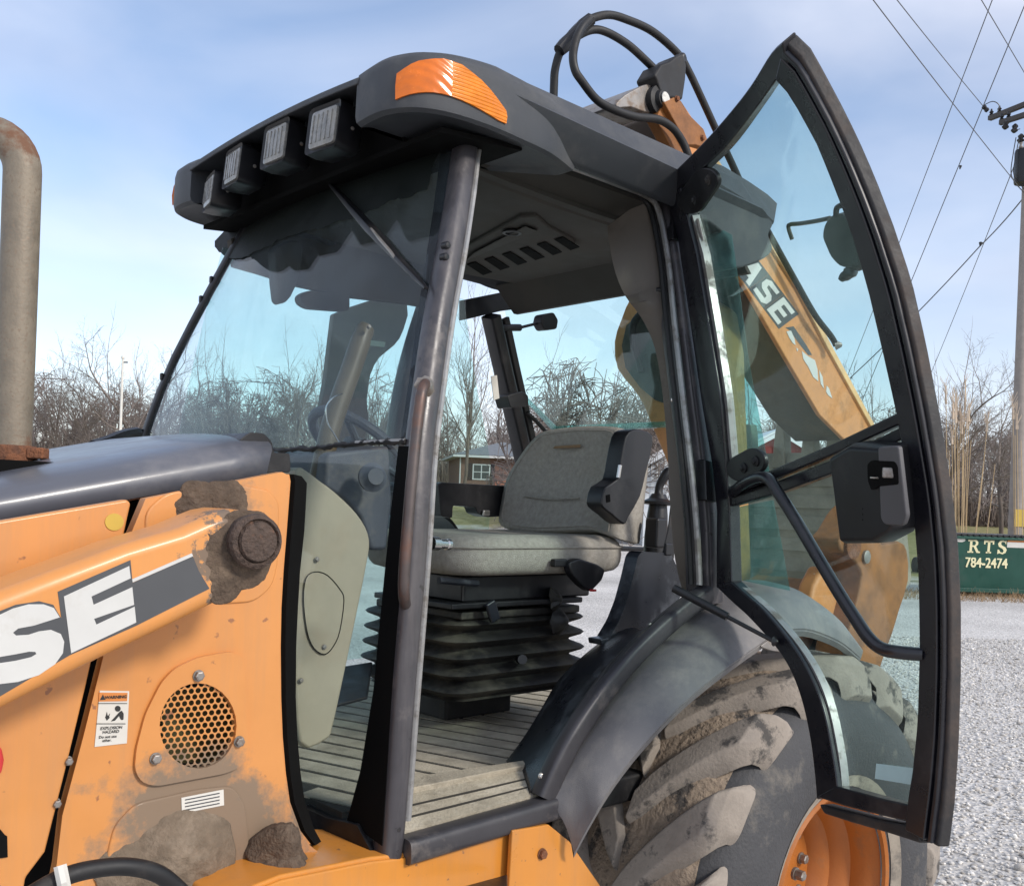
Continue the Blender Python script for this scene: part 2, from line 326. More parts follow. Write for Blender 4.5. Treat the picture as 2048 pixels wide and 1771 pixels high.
def ribbed(m, scale, direction, amt=.5):
    t = m.node_tree; nd = t.nodes.new; b = [n for n in t.nodes if n.type == 'BSDF_PRINCIPLED'][0]
    g = nd('ShaderNodeNewGeometry'); wv = nd('ShaderNodeTexWave'); wv.bands_direction = direction; wv.inputs['Scale'].default_value = scale; t.links.new(g.outputs['Position'], wv.inputs['Vector'])
    bp = nd('ShaderNodeBump'); bp.inputs['Strength'].default_value = amt; bp.inputs['Distance'].default_value = .003; t.links.new(wv.outputs['Fac'], bp.inputs['Height']); t.links.new(bp.outputs[0], b.inputs['Normal'])
ribbed(m_amber_a, 28., 'DIAGONAL', .35); ribbed(m_amber_sunlit, 40., 'Z', .6)
m_lens = mat('ribbed_clear_lens', (.24, .235, .22), .15, var=.45, vscale=55., dirt=(.36, .34, .29), damt=.5, dscale=30, dthr=.52)
m_gap = mat('engine_bay_dark', (.006, .006, .006), .9, var=.3, spec=.08)
m_red = mat('red_plastic', (.5, .03, .03), .4)
m_glass = glass('teal_door_glass', (.865, .97, .95), 1., .02, (.55, .6, .58))
m_wind = glass('blue_windscreen_glass', (.89, .95, .955), .6, .030, (.36, .42, .48))
m_quarter = glass('teal_quarter_glass', (.66, .90, .88), 2., .18, (.42, .66, .64))
m_rearglass = glass('rear_glass', (.87, .975, .955), 1., .015)
m_film = mat('dark_sun_film', (.009, .012, .011), .6, var=.3, spec=.2)

# ------------------------------------------------------------------ ground
def ground_h(X, Y):
    d = X * cY + Y * sY; t = (X * sY - Y * cY) / np.maximum(d, 1e-3)
    wl = 1 / (1 + np.exp((t - .16) / .05))
    a = np.clip(d - 42, 0, None); hl = np.where(a < 18, .115 * a * np.clip(a / 14, 0, 1), .115 * 18 + .045 * (a - 18))
    b = np.clip(d - 34, 0, None); hr = .028 * b * np.clip(b / 20, 0, 1)
    hl = np.minimum(hl, 6.5)
    return np.where(d > 0, wl * hl + (1 - wl) * np.minimum(hr, 2.6), 0)
def make_ground():
    ds = np.r_[np.linspace(-40, 20, 13), np.linspace(24, 160, 69), np.geomspace(180, 1500, 14)]
    ts = np.r_[np.linspace(-700, -60, 8), np.linspace(-55, 55, 80), np.linspace(60, 700, 8)]
    V = []
    for d in ds:
        for q in ts:
            lat = q * (1 if d < 60 else d / 60)
            X = cY * d + sY * lat; Y = sY * d - cY * lat
            z = float(ground_h(np.array(X), np.array(Y)))
            if d > 24: z += .12 * math.sin(X * .21 + 1.3) * math.sin(Y * .17)
            V.append((X, Y, z))
    nt_ = len(ts); Fc = [(i * nt_ + j, i * nt_ + j + 1, (i + 1) * nt_ + j + 1, (i + 1) * nt_ + j) for i in range(len(ds) - 1) for j in range(nt_ - 1)]
    m, t = newmat('gravel_and_grass'); nd = t.nodes.new; L = t.links.new
    o = nd('ShaderNodeOutputMaterial'); b = nd('ShaderNodeBsdfPrincipled'); b.inputs['Roughness'].default_value = .95; b.inputs['Specular IOR Level'].default_value = .15; L(b.outputs[0], o.inputs[0])
    g = nd('ShaderNodeNewGeometry'); pos = g.outputs['Position']
    vo = nd('ShaderNodeTexVoronoi'); vo.inputs['Scale'].default_value = 34; L(pos, vo.inputs['Vector'])
    rg = nd('ShaderNodeValToRGB'); e = rg.color_ramp.elements; e[0].color = (.46, .435, .40, 1); e[1].color = (.72, .69, .65, 1)
    sp = nd('ShaderNodeSeparateColor'); L(vo.outputs['Color'], sp.inputs[0]); L(sp.outputs[0], rg.inputs[0])
    big = nd('ShaderNodeTexNoise'); big.inputs['Scale'].default_value = .35; big.inputs['Detail'].default_value = 6; L(pos, big.inputs['Vector'])
    rb = nd('ShaderNodeMapRange'); rb.inputs[1].default_value = .3; rb.inputs[2].default_value = .7; rb.inputs[3].default_value = .74; rb.inputs[4].default_value = 1.08; L(big.outputs[0], rb.inputs[0])
    mg = nd('ShaderNodeMixRGB'); mg.blend_type = 'MULTIPLY'; mg.inputs[0].default_value = 1; L(rg.outputs[0], mg.inputs[1]); L(rb.outputs[0], mg.inputs[2])
    ng = nd('ShaderNodeTexNoise'); ng.inputs['Scale'].default_value = 1.6; ng.inputs['Detail'].default_value = 9; ng.inputs['Roughness'].default_value = .75; L(pos, ng.inputs['Vector'])
    gr = nd('ShaderNodeValToRGB'); e = gr.color_ramp.elements; e[0].position = .32; e[0].color = (.14, .145, .05, 1); e[1].position = .66; e[1].color = (.36, .31, .16, 1); L(ng.outputs[0], gr.inputs[0])
    # grass begins beyond the yard: distance along the view of the yard plus ragged noise
    vm = nd('ShaderNodeVectorMath'); vm.operation = 'DOT_PRODUCT'; L(pos, vm.inputs[0]); vm.inputs[1].default_value = (cY, sY, 0)
    nz = nd('ShaderNodeTexNoise'); nz.inputs['Scale'].default_value = .5; nz.inputs['Detail'].default_value = 6; L(pos, nz.inputs['Vector'])
    ma = nd('ShaderNodeMath'); ma.operation = 'MULTIPLY_ADD'; ma.inputs[1].default_value = 14; L(nz.outputs[0], ma.inputs[0]); L(vm.outputs['Value'], ma.inputs[2])
    vl = nd('ShaderNodeVectorMath'); vl.operation = 'DOT_PRODUCT'; L(pos, vl.inputs[0]); vl.inputs[1].default_value = (sY, -cY, 0)
    dv = nd('ShaderNodeMath'); dv.operation = 'DIVIDE'; L(vl.outputs['Value'], dv.inputs[0]); L(vm.outputs['Value'], dv.inputs[1])
    lm_ = nd('ShaderNodeMapRange'); lm_.inputs[1].default_value = .27; lm_.inputs[2].default_value = .40; lm_.inputs[3].default_value = 0; lm_.inputs[4].default_value = 22.5; L(dv.outputs[0], lm_.inputs[0])
    ad_ = nd('ShaderNodeMath'); ad_.operation = 'ADD'; L(ma.outputs[0], ad_.inputs[0]); L(lm_.outputs[0], ad_.inputs[1])
    mr = nd('ShaderNodeMapRange'); mr.inputs[1].default_value = 55; mr.inputs[2].default_value = 58; L(ad_.outputs[0], mr.inputs[0])
    mx = nd('ShaderNodeMixRGB'); L(mr.outputs[0], mx.inputs[0]); L(mg.outputs[0], mx.inputs[1]); L(gr.outputs[0], mx.inputs[2]); L(mx.outputs[0], b.inputs['Base Color'])
    bp = nd('ShaderNodeBump'); bp.inputs['Strength'].default_value = .8; bp.inputs['Distance'].default_value = .02; L(vo.outputs['Distance'], bp.inputs['Height']); L(bp.outputs[0], b.inputs['Normal'])
    o = MB().add(V, Fc).build('ground', m); o['kind'] = 'structure'
make_ground()
def gz(P): return float(ground_h(np.array(P[0]), np.array(P[1])))
def at_d(x, y, d): P = pd(x, y, d); P[2] = gz(P); return P

# loose stones lying on the near part of the yard
def make_gravel(n=24000):
    phi = (1 + 5 ** .5) / 2
    ico = np.array([(-1, phi, 0), (1, phi, 0), (-1, -phi, 0), (1, -phi, 0), (0, -1, phi), (0, 1, phi), (0, -1, -phi), (0, 1, -phi), (phi, 0, -1), (phi, 0, 1), (-phi, 0, -1), (-phi, 0, 1)]) / 1.9
    fc = np.array([(0, 11, 5), (0, 5, 1), (0, 1, 7), (0, 7, 10), (0, 10, 11), (1, 5, 9), (5, 11, 4), (11, 10, 2), (10, 7, 6), (7, 1, 8), (3, 9, 4), (3, 4, 2), (3, 2, 6), (3, 6, 8), (3, 8, 9), (4, 9, 5), (2, 4, 11), (6, 2, 10), (8, 6, 7), (9, 8, 1)])
    u = rng.random(n); d = np.sqrt(4.3 ** 2 + u * (15 ** 2 - 4.3 ** 2)); t = rng.uniform(.16, .58, n)
    X = cY * d + sY * t * d; Y = sY * d - cY * t * d
    s = rng.uniform(.0055, .0145, n) * (1 + .8 * (rng.random(n) > .93))
    v = ico[None] * (1 + rng.uniform(-.28, .28, (n, 12, 1)))
    v = v * np.stack([rng.uniform(.8, 1.4, n), rng.uniform(.7, 1.1, n), rng.uniform(.45, .8, n)], 1)[:, None]
    a = rng.uniform(0, 6.28, n); ca, sa = np.cos(a)[:, None], np.sin(a)[:, None]
    x, y = v[..., 0] * ca - v[..., 1] * sa, v[..., 0] * sa + v[..., 1] * ca
    v = np.stack([x, y, v[..., 2]], 2) * s[:, None, None]
    v += np.stack([X, Y, s * .35], 1)[:, None]
    f = (fc[None] + (np.arange(n) * 12)[:, None, None]).reshape(-1, 3)
    me = bpy.data.meshes.new('gravel'); mesh_np(me, v.reshape(-1, 3), f)
    m, t_ = newmat('loose_gravel'); nd = t_.nodes.new; L = t_.links.new
    o = nd('ShaderNodeOutputMaterial'); b = nd('ShaderNodeBsdfPrincipled'); b.inputs['Roughness'].default_value = .9; b.inputs['Specular IOR Level'].default_value = .2; L(b.outputs[0], o.inputs[0])
    g = nd('ShaderNodeNewGeometry'); rp = nd('ShaderNodeValToRGB'); e = rp.color_ramp.elements
    e[0].color = (.31, .285, .255, 1); e[1].color = (.77, .74, .695, 1); e.new(.4).color = (.56, .53, .49, 1); L(g.outputs['Random Per Island'], rp.inputs[0])
    n1_ = nd('ShaderNodeTexNoise'); n1_.inputs['Scale'].default_value = 120; n1_.inputs['Detail'].default_value = 3; L(g.outputs['Position'], n1_.inputs['Vector'])
    mu = nd('ShaderNodeMixRGB'); mu.blend_type = 'OVERLAY'; mu.inputs[0].default_value = .35; L(rp.outputs[0], mu.inputs[1]); L(n1_.outputs[0], mu.inputs[2]); L(mu.outputs[0], b.inputs['Base Color'])
    ob = link('gravel', me, m, sm=False); ob['kind'] = 'stuff'; ob['label'] = 'loose pale grey crushed stone covering the yard'; ob['category'] = 'gravel'
def mesh_np(me, v, f):
    n, k = len(f), f.shape[1]
    me.vertices.add(len(v)); me.vertices.foreach_set('co', np.ascontiguousarray(v, np.float32).ravel())
    me.loops.add(n * k); me.loops.foreach_set('vertex_index', np.ascontiguousarray(f, np.int32).ravel())
    me.polygons.add(n); me.polygons.foreach_set('loop_start', np.arange(0, n * k, k, dtype=np.int32))
    me.update(calc_edges=True); me.validate()
make_gravel()
# ================================================================== the backhoe loader
BH = thing('backhoe_loader', 'orange and dark grey backhoe loader with its glass cab door swung open', 'backhoe loader', (2.3, CEN, 0))
def px3(pts, fn): return [fn(x, y) for x, y in pts]
VAX = np.array([0, 1., 0]); UAX = np.array([1., 0, 0]); ZAX = np.array([0, 0, 1.])
def slab_v(px, v0, v1, mb=None):
    """outline seen on the plane Y=v0, pushed through to Y=v1 at its own shape"""
    A = [pv(x, y, v0) for x, y in px]; B = [a + VAX * (v1 - v0) for a in A]
    return (mb or MB()).solid(A, B)
def slab_u(px, u0, u1, mb=None):
    A = [pu(x, y, u0) for x, y in px]; B = [a + UAX * (u1 - u0) for a in A]
    return (mb or MB()).solid(A, B)
def decal_v(px, v, th=.0006): return slab_v(px, v, v + th)
def bolt(c, axis, r, h, m, parent, name='bolt'):
    return MB().lathe([(r * 1.25, 0), (r * 1.25, h * .25)], c, axis, 14).lathe([(r, h * .25), (r, h), (r * .7, h * 1.1)], c, axis, 6).build(name, m, parent, sm=False)
def z1(pts): return [(x * .52, 850 + y * .52) for x, y in pts]

# ---- tower side panel, engine side cover
PV_ = 1.60
panel_px = z1([(560, 282), (1085, 180), (1105, 190), (1112, 215), (1098, 400), (1085, 560), (1077, 700), (1074, 850), (1076, 1050), (1082, 1200), (1094, 1340), (1110, 1450), (1130, 1515), (1150, 1560), (1190, 1612), (1235, 1650), (1240, 1800),
               (195, 1800), (218, 1690), (240, 1500), (320, 1200), (395, 900), (440, 660), (490, 450)])
gc = (762, 1155)
hole_px = z1([(gc[0] + 152 * math.cos(a), gc[1] + 168 * math.sin(a)) for a in np.linspace(0, 2 * math.pi, 28, endpoint=False)])
def holed(outer, hole, v0, v1):
    A = [pv(x, y, v0) for x, y in outer]; Hh = [pv(x, y, v0) for x, y in hole]
    tri = geometry.tessellate_polygon([[Vector(p) for p in A], [Vector(p) for p in Hh]])
    P = A + Hh; n = len(P); na = len(A); nh = len(Hh); B = [p + VAX * (v1 - v0) for p in P]
    f = [tuple(t) for t in tri] + [tuple(n + i for i in t[::-1]) for t in tri]
    f += [(i, (i + 1) % na, n + (i + 1) % na, n + i) for i in range(na)] + [(na + i, na + (i + 1) % nh, n + na + (i + 1) % nh, n + na + i) for i in range(nh)]
    return MB().add(P + B, f)
side_panel = holed(panel_px, hole_px, PV_, PV_ + .022).build('side_panel', m_panel, BH, sm=False)
# folded rear flange of the panel and the black rubber edge behind it
edge = z1([(1107, 188), (1112, 215), (1098, 400), (1085, 560), (1077, 700), (1074, 850), (1076, 1050), (1082, 1200), (1094, 1340), (1110, 1450), (1150, 1560), (1190, 1612)])
E0 = np.array([pv(x - 3, y, PV_ + .012) for x, y in edge])
MB().sheet(E0, E0 + VAX * .10 + UAX * .008, UAX, .012).build('panel_flange', m_panel, side_panel)
edge_b = [(x + 3, y) for x, y in edge]; bw = [38, 46, 48, 46, 46, 44, 42, 42, 42, 42, 40, 34]
A_ = [pv(x, y, PV_ + .014) for x, y in edge_b]; B_ = [pv(x + b_, y + 4, PV_ + .014) + VAX * .04 for (x, y), b_ in zip(edge_b, bw)]
MB().sheet(A_, B_, (.5, -.8, 0), .02).build('rubber_edge', m_gap, BH)
# embossed plates on the panel
emb = rounded(z1([(560, 330), (640, 260), (900, 225), (1040, 250), (1075, 300), (1072, 520), (1050, 620), (980, 680), (830, 690), (560, 470)]), 20, 4)
slab_v(emb, PV_ - .004, PV_ + .004).build('embossed_plate', m_panel, side_panel, bevel=.0035, seg=3)
emb = rounded(z1([(415, 1640), (440, 1540), (520, 1455), (760, 1400), (900, 1385), (945, 1460), (960, 1600), (945, 1770), (400, 1780)]), 20, 4)
slab_v(emb, PV_ - .004, PV_ + .004).build('embossed_plate', m_panel, side_panel, bevel=.0035, seg=3)
plate_px = rounded(z1([(672, 935), (760, 893), (885, 870), (938, 890), (950, 1100), (958, 1265), (930, 1312), (870, 1338), (600, 1388), (543, 1372), (518, 1322), (526, 1240), (560, 1110), (620, 990)]), 14, 3)
gp = holed(plate_px, z1([(gc[0] + 148 * math.cos(a), gc[1] + 164 * math.sin(a)) for a in np.linspace(0, 2 * math.pi, 28, endpoint=False)]), PV_ - .0075, PV_ - .0005).build('grille_plate', m_panel, side_panel, sm=False)
# perforated sheet: hexagonal cells each with a round hole
def perforated():
    mb = MB(); pit = 26.; rows = 9
    for j in range(-rows, rows + 1):
        for i in range(-8, 9):
            x = (i + (j % 2) * .5) * pit; y = j * pit * .87
            if (x / 158) ** 2 + (y / 174) ** 2 > 1: continue
            c = (gc[0] + x, gc[1] + y - x * .1)
            def pt(r, a, v): q = z1([(c[0] + r * math.cos(a), c[1] + r * math.sin(a) * 1.02 - r * math.cos(a) * .1)])[0]; return pv(q[0], q[1], v)
            an = [math.pi / 6 + k * math.pi / 3 for k in range(6)]; a12 = [math.pi / 6 + k * math.pi / 6 for k in range(12)]
            hexr = lambda a: 15.05 / max(abs(math.cos((a - math.pi / 6) % (math.pi / 3) - math.pi / 6)), .5) * .866
            o = [pt(hexr(a), a, PV_ - .002) for a in a12]; h = [pt(10.3, a, PV_ - .002) for a in a12]; hb = [pt(10.3, a, PV_ + .0015) for a in a12]
            mb.rings([o, h, hb], caps=False)
    return mb
perforated().build('perforated_sheet', m_panel, gp, sm=False)
for q in ((762, 962), (597, 1280), (918, 1215)):
    c = pv(*z1([q])[0], PV_ - .0075); bolt(c, (0, -1, 0), .008, .009, m_steel, gp)
for q in ((258, 1288), (213, 1450)):
    c = pv(*z1([q])[0], PV_ + .004); bolt(c, (0, -1, 0), .006, .012, m_steel, side_panel)
# dark interior and cooler behind the grille and behind the slots
MB().box((.6, PV_ + .33, 1.32), (.95, .012, 1.0)).build('engine_bay_wall', m_gap, BH, sm=False)
slab_v(z1([(640, 1020), (900, 1000), (900, 1290), (640, 1310)]), PV_ + .10, PV_ + .13).build('horn_body', mat('dull_olive_steel', (.13, .12, .05), .5, var=.3, vscale=40), BH, bevel=.01)
cover_px = z1([(-300, 420), (0, 368), (490, 285), (505, 300), (470, 455), (418, 660), (350, 920), (330, 1010), (260, 1300), (175, 1640), (100, 1740), (90, 1800), (-300, 1800)])
ecov = slab_v(cover_px, PV_ - .003, PV_ + .02).build('engine_side_cover', m_panel, BH, bevel=.006, seg=3)
slab_v(z1([(-60, 1480), (20, 1575), (28, 1580), (30, 1660), (-60, 1672)]), PV_ - .006, PV_ + .01).build('cover_slot', m_gap, ecov)
slab_v([(-8, 1488), (4, 1496), (9, 1520), (4, 1545), (-8, 1552)], PV_ - .014, PV_).build('reflector', m_red, ecov, bevel=.003)
slab_v(z1([(440 + 36 * math.cos(a), 372 + 33 * math.sin(a)) for a in np.linspace(0, 6.28, 24, endpoint=False)]), PV_ - .0045, PV_ - .003).build('round_sticker', m_yellow, ecov, sm=False)
# warning sticker
st = side_panel
slab_v(z1([(384, 1020), (497, 1022), (488, 1222), (364, 1236)]), PV_ - .0016, PV_ + .002).build('warning_sticker', m_label, st, sm=False)
slab_v(z1([(382, 1027), (491, 1028), (489, 1060), (380, 1062)]), PV_ - .0021, PV_ + .002).build('sticker_header', m_lblorange, st, sm=False)
EXv = pv(245, 1390, PV_) - pv(200, 1392, PV_); EYv = ZAX
def ptext(s, q, size, m=None, off=0., sx=1.):
    c = pv(*z1([q])[0], PV_ - .0028); return place_text('sticker_print', s, size, c, EXv, EYv, m or m_ink, st, off=off, ext=.0003, sx=sx)
ptext('WARNING', (446, 1045), .0066, off=.0002, sx=1.1)
MB().solid(*[[pv(*z1([q])[0], v) for q in ((384, 1056), (406, 1055), (396, 1034))] for v in (PV_ - .0026, PV_ - .0016)]).build('sticker_print', m_ink, st, sm=False)
ptext('EXPLOSION', (429, 1163), .0066, sx=1.0); ptext('HAZARD', (427, 1178), .0066, sx=1.0); ptext('Do not use', (415, 1197), .0062); ptext('ether.', (412, 1211), .0062)
zs_ = lambda pts: [(180 + x * .128, 1370 + y * .128) for x, y in pts]
for poly in ([(435 + 45 * math.cos(t), 362 + 46 * math.sin(t)) for t in np.linspace(0, 6.28, 14, endpoint=False)], [(330, 560), (392, 548), (455, 475), (482, 530), (505, 540), (524, 528), (527, 440), (500, 395), (470, 405)],
             [(238, 500), (250, 470), (265, 412), (277, 470), (290, 470), (314, 435), (300, 490), (312, 500), (265, 548)]):
    slab_v(zs_(poly), PV_ - .0024, PV_ - .001).build('sticker_print', m_ink, st, sm=False)
for a, b in (((378, 1068), (489, 1068)), ((372, 1146), (483, 1146))):
    slab_v(z1([a, b, (b[0], b[1] + 2.5), (a[0], a[1] + 2.5)]), PV_ - .0024, PV_ - .001).build('sticker_print', m_ink, st, sm=False)
# serial label
slab_v(z1([(698, 1432), (860, 1400), (862, 1460), (700, 1492)]), PV_ - .0055, PV_ + .002).build('serial_label', m_label, st, sm=False)
for k in range(4):
    y0 = 1438 + k * 13
    slab_v(z1([(712, y0), (845, y0 - 26), (845, y0 - 22), (712, y0 + 4)]), PV_ - .0062, PV_ - .005).build('label_line', m_decalgrey, st, sm=False)

# ---- loader arm with lettering
AV = 1.43
arm_px = z1([(-500, 850), (0, 640), (240, 550), (480, 460), (700, 395), (800, 352), (850, 332), (905, 322), (970, 330), (1025, 362), (1052, 420), (1058, 480), (1040, 545), (1000, 590), (930, 640), (832, 690), (610, 800), (400, 900), (200, 1000), (0, 1102), (-500, 1370)])
arm = slab_v(arm_px, AV, AV + .13).build('loader_arm', m_arm, BH, bevel=.022, seg=4)
def arm_decal(name, pts, m, k): return slab_v(z1(pts), AV - .0006 * k, AV + .002).build(name, m, arm, sm=False)
arm_decal('decal_stripe', [(-500, 1190), (-500, 1000), (-140, 850), (-20, 722), (60, 690), (150, 676), (205, 690), (222, 720), (236, 742), (222, 640), (502, 518), (510, 606), (742, 504), (765, 560), (806, 628), (525, 770), (268, 884), (0, 1042)], m_decalgrey, 1)
arm_decal('decal_line', [(508, 592), (738, 492), (743, 503), (511, 604)], m_white, 2)
arm_decal('decal_letter', [(246, 658), (497, 541), (503, 588), (352, 658), (360, 690), (509, 622), (516, 690), (362, 744), (371, 766), (518, 697), (524, 758), (274, 876)], m_white, 2)
S_px = [(230, 738), (207, 702), (168, 688), (110, 688), (50, 704), (0, 728), (-60, 772), (-90, 830), (-75, 885), (-10, 892), (60, 880), (112, 870), (136, 871), (140, 879), (120, 891), (60, 905), (0, 914), (-100, 922), (-125, 945), (-90, 990), (-20, 997), (70, 986), (150, 960), (212, 918), (242, 876), (247, 832), (234, 802), (196, 786), (150, 792), (110, 805), (62, 808), (50, 797), (70, 781), (130, 770)]
arm_decal('decal_letter', S_px, m_white, 2)
# greasy pivot: mud collar, pin
def lump(c, ax, r, h, n=26, rough=.16, seed=1, rings_=5):
    rr = np.random.default_rng(seed); c = np.array(c, float); a = np.array(ax, float); a /= np.linalg.norm(a)
    e = np.cross(a, [0, 0, 1.] if abs(a[2]) < .9 else [1., 0, 0]); e /= np.linalg.norm(e); g = np.cross(a, e); rs = []
    ph = rr.uniform(0, 6.28, 6)
    for k in range(rings_ + 1):
        t = k / rings_; rad = r * (1 - .97 * t); hh = h * (1 - (1 - t) ** 2) ** 1.5
        ring = []
        for q in np.linspace(0, 2 * math.pi, n, endpoint=False):
            w_ = 1 + rough * (math.sin(2 * q + ph[0]) * .5 + math.sin(3 * q + ph[1] + t * 2) * .5 + math.sin(7 * q + ph[2] - t * 3) * .35 + rr.uniform(-.5, .5))
            ring.append(c + a * (hh * (1 + rr.uniform(-.12, .12) * (0 < k < rings_ - 1))) + (e * math.cos(q) + g * math.sin(q)) * rad * w_)
        rs.append(ring)
    return MB().rings(rs)
pc = pv(508, 1082, AV - .02)
lump(pv(478, 1100, AV + .006), (0, -1, 0), .078, .016, n=32, rough=.10, seed=3).build('mud_collar', m_mud, arm, sub=1)
lump(pv(452, 1150, AV + .006), (0, -1, 0), .050, .013, n=28, rough=.14, seed=4).build('mud_collar', m_mud, arm, sub=1)
lump(pv(395, 1020, PV_ - .001), (0, -1, .0), .058, .012, n=28, seed=5, rough=.14).build('mud_patch', m_mud, side_panel, sub=1)
lump(pv(450, 1010, PV_ - .001), (0, -1, .0), .056, .013, n=28, seed=6, rough=.14).build('mud_patch', m_mud, side_panel, sub=1)
pc = pc + VAX * .022
MB().lathe([(.040, .03), (.040, -.02), (.044, -.026), (.042, -.034), (.036, -.038), (.033, -.033), (.030, -.040), (.016, -.043)], pc, (0, 1, 0), 28).build('pivot_pin', m_rubberpin, arm)
lump(pc + np.array([0, .004, -.004]), (0, -1, 0), .052, .026, seed=9, rough=.10, n=36).build('grease_collar', m_rubberpin, arm, sub=1)
# lower pivot bosses caked in mud
lump(pv(350, 1712, PV_ + .004), (-.1, -1, .15), .115, .046, seed=12, rough=.07, n=34, rings_=8).build('mud_dome', m_dustmud, side_panel, sub=1)
lump(pv(265, 1740, PV_ + .0), (0, -1, .1), .075, .02, seed=14, rough=.12, n=28).build('mud_patch', m_dustmud, side_panel, sub=1)
lump(pv(548, 1712, 1.585), (.0, -.6, .8), .06, .085, seed=16, rough=.13, n=30, rings_=8).build('mud_heap', m_mud, side_panel, sub=1)
lump(pv(560, 1740, 1.565), (.0, -.6, .8), .07, .05, seed=17, rough=.12, n=28, rings_=6).build('mud_heap', m_mud, side_panel, sub=1)

# ---- chassis rail under the cab and fender bracket
rail_top = [(470, 1765), (560, 1735), (640, 1700), (1030, 1655)]
A_ = [pv(440, 1810, 1.46), pv(490, 1785, 1.47), pv(560, 1757, 1.49), pv(741, 1720, 1.548), pv(800, 1714, 1.565), pv(1028, 1660, 1.566)]
MB().sheet(A_, [np.array([p[0], 1.75, p[2] + .0]) for p in A_], ZAX, .014, 2).build('frame_ledge', m_orange, BH, bevel=.005)
MB().sheet(A_[1:], [p - ZAX * .4 for p in A_[1:]], VAX, .012, 1).build('frame_rail', m_orange, BH, bevel=.004)
br_px = [(1025, 1660), (1098, 1648), (1140, 1682), (1215, 1790), (1225, 1830), (1015, 1830)]
brk = slab_v(br_px, 1.535, 1.547).build('step_bracket', m_orange, BH, bevel=.003)
bolt(pv(1083, 1706, 1.535), (0, -1, 0), .01, .01, m_rust, brk)
MB().sheet([pv(880, 1790, 1.50), pv(1015, 1752, 1.53)], [pv(880, 1810, 1.40), pv(1015, 1790, 1.44)], ZAX, .012).build('step_plate', m_black, BH, bevel=.003)
# hydraulic hose crossing below the lower boss
hp = smooth([pv(60, 1790, 1.42), pv(120, 1756, 1.42), pv(180, 1738, 1.42), pv(255, 1732, 1.42), pv(320, 1748, 1.42), pv(370, 1790, 1.43)], 6)
hose = MB().tube(hp, .013, 12).build('loader_hose', m_rubber, BH)
MB().tube([pv(120, 1730, 1.408), pv(126, 1760, 1.4), pv(132, 1790, 1.408)], .009, 8).build('cable_tie', m_label, hose)

# ---- hood
def hood():
    secs = []
    for t in np.linspace(-.5, 1.06, 10):
        near = np.array([.475 + .441 * t, 1.735, 1.716 + .089 * t])
        topz = 1.80 + .108 * min(t, 1.0); shr = 1.
        if t > 1: topz -= .012
        W = 2 * (CEN - 1.735); ring = []
        for q in np.linspace(0, 1, 21):
            a = math.pi * q; y = near[1] + W * (.5 - .5 * math.copysign(abs(math.cos(a)) ** .55, math.cos(a)))
            z = near[2] + (topz + .005 - near[2]) * (math.sin(a) ** .5 if math.sin(a) > 0 else 0)
            ring.append((near[0] + .06 * math.sin(a), y, z))
        secs.append(ring)
    return MB().rings(secs, caps=False, closed=False)
h_ = hood(); hob = h_.build('hood', m_hood, BH, angle=60)
sm_ = hob.modifiers.new('th', 'SOLIDIFY'); sm_.thickness = .012; sm_.offset = -1
hx = [pv(x, y, 1.752) for x, y in [(0, 1012), (250, 970), (480, 936)]]
MB().tube([pv(-20, 1038, 1.742), pv(250, 996, 1.742), pv(500, 950, 1.742)], .006, 8).build('hood_edge', m_rust, hob)
# black cowl between hood and windscreen
cw = rounded([(478, 880), (500, 864), (528, 866), (545, 884), (548, 905), (580, 906), (582, 944), (505, 946), (495, 920)], 6, 3)
slab_v(cw, 1.80, 2.6).build('cowl', m_black, BH, bevel=.01)

# ---- exhaust stack
SV = 2.1
sp = [pv(24, 905, SV), pv(30, 760, SV), pv(39, 520, SV), pv(45, 345, SV)]
c0 = sp[-1]; bend = []
for a in np.linspace(0, math.pi * .62, 12)[1:]:
    bend.append(c0 - RT0 * .075 * (1 - math.cos(a)) + ZAX * .075 * math.sin(a))
stk = MB().tube(sp + bend, .0352, 24).build('exhaust_stack', m_stack, BH, angle=60)
cb = pv(24, 905, SV)
MB().lathe([(.043, -.03), (.046, -.025), (.046, .008), (.043, .014)], cb, (0, 0, 1), 24).build('stack_clamp', m_rust, stk)
MB().box(cb + RT0 * .055 + FW * -.01, (.035, .03, .022), (RT0, FW, ZAX)).build('clamp_lug', m_rust, stk, bevel=.004)
MB().lathe([(.036, -.12), (.04, -.04), (.048, -.035), (.048, -.03)], cb, (0, 0, 1), 24).build('stack_base', m_rust, stk)
# mirror bracket in front of the windscreen
MB().tube(smooth([pv(186, 893, 2.55), pv(215, 884, 2.58), pv(245, 872, 2.62), pv(275, 866, 2.66)], 4), .017, 8).build('mirror_bracket', m_black, BH)

# ---- rear wheel
WC = np.array([2.555, 1.40, .70]); TW = .50; RT_ = .625
wheel = MB()
prof = [(.285, .012), (.315, .0), (.36, -.022), (.43, -.035), (.50, -.03), (.555, -.005), (.595, .035), (RT_ - .012, .075), (RT_, .14), (RT_ + .004, TW / 2), (RT_, TW - .14), (RT_ - .012, TW - .075), (.595, TW - .035), (.50, TW + .03), (.36, TW + .022), (.285, TW - .012)]
wheel.lathe(prof, WC, VAX, 72, caps=False)
rw = wheel.build('rear_wheel', m_sidewall, BH, angle=60)
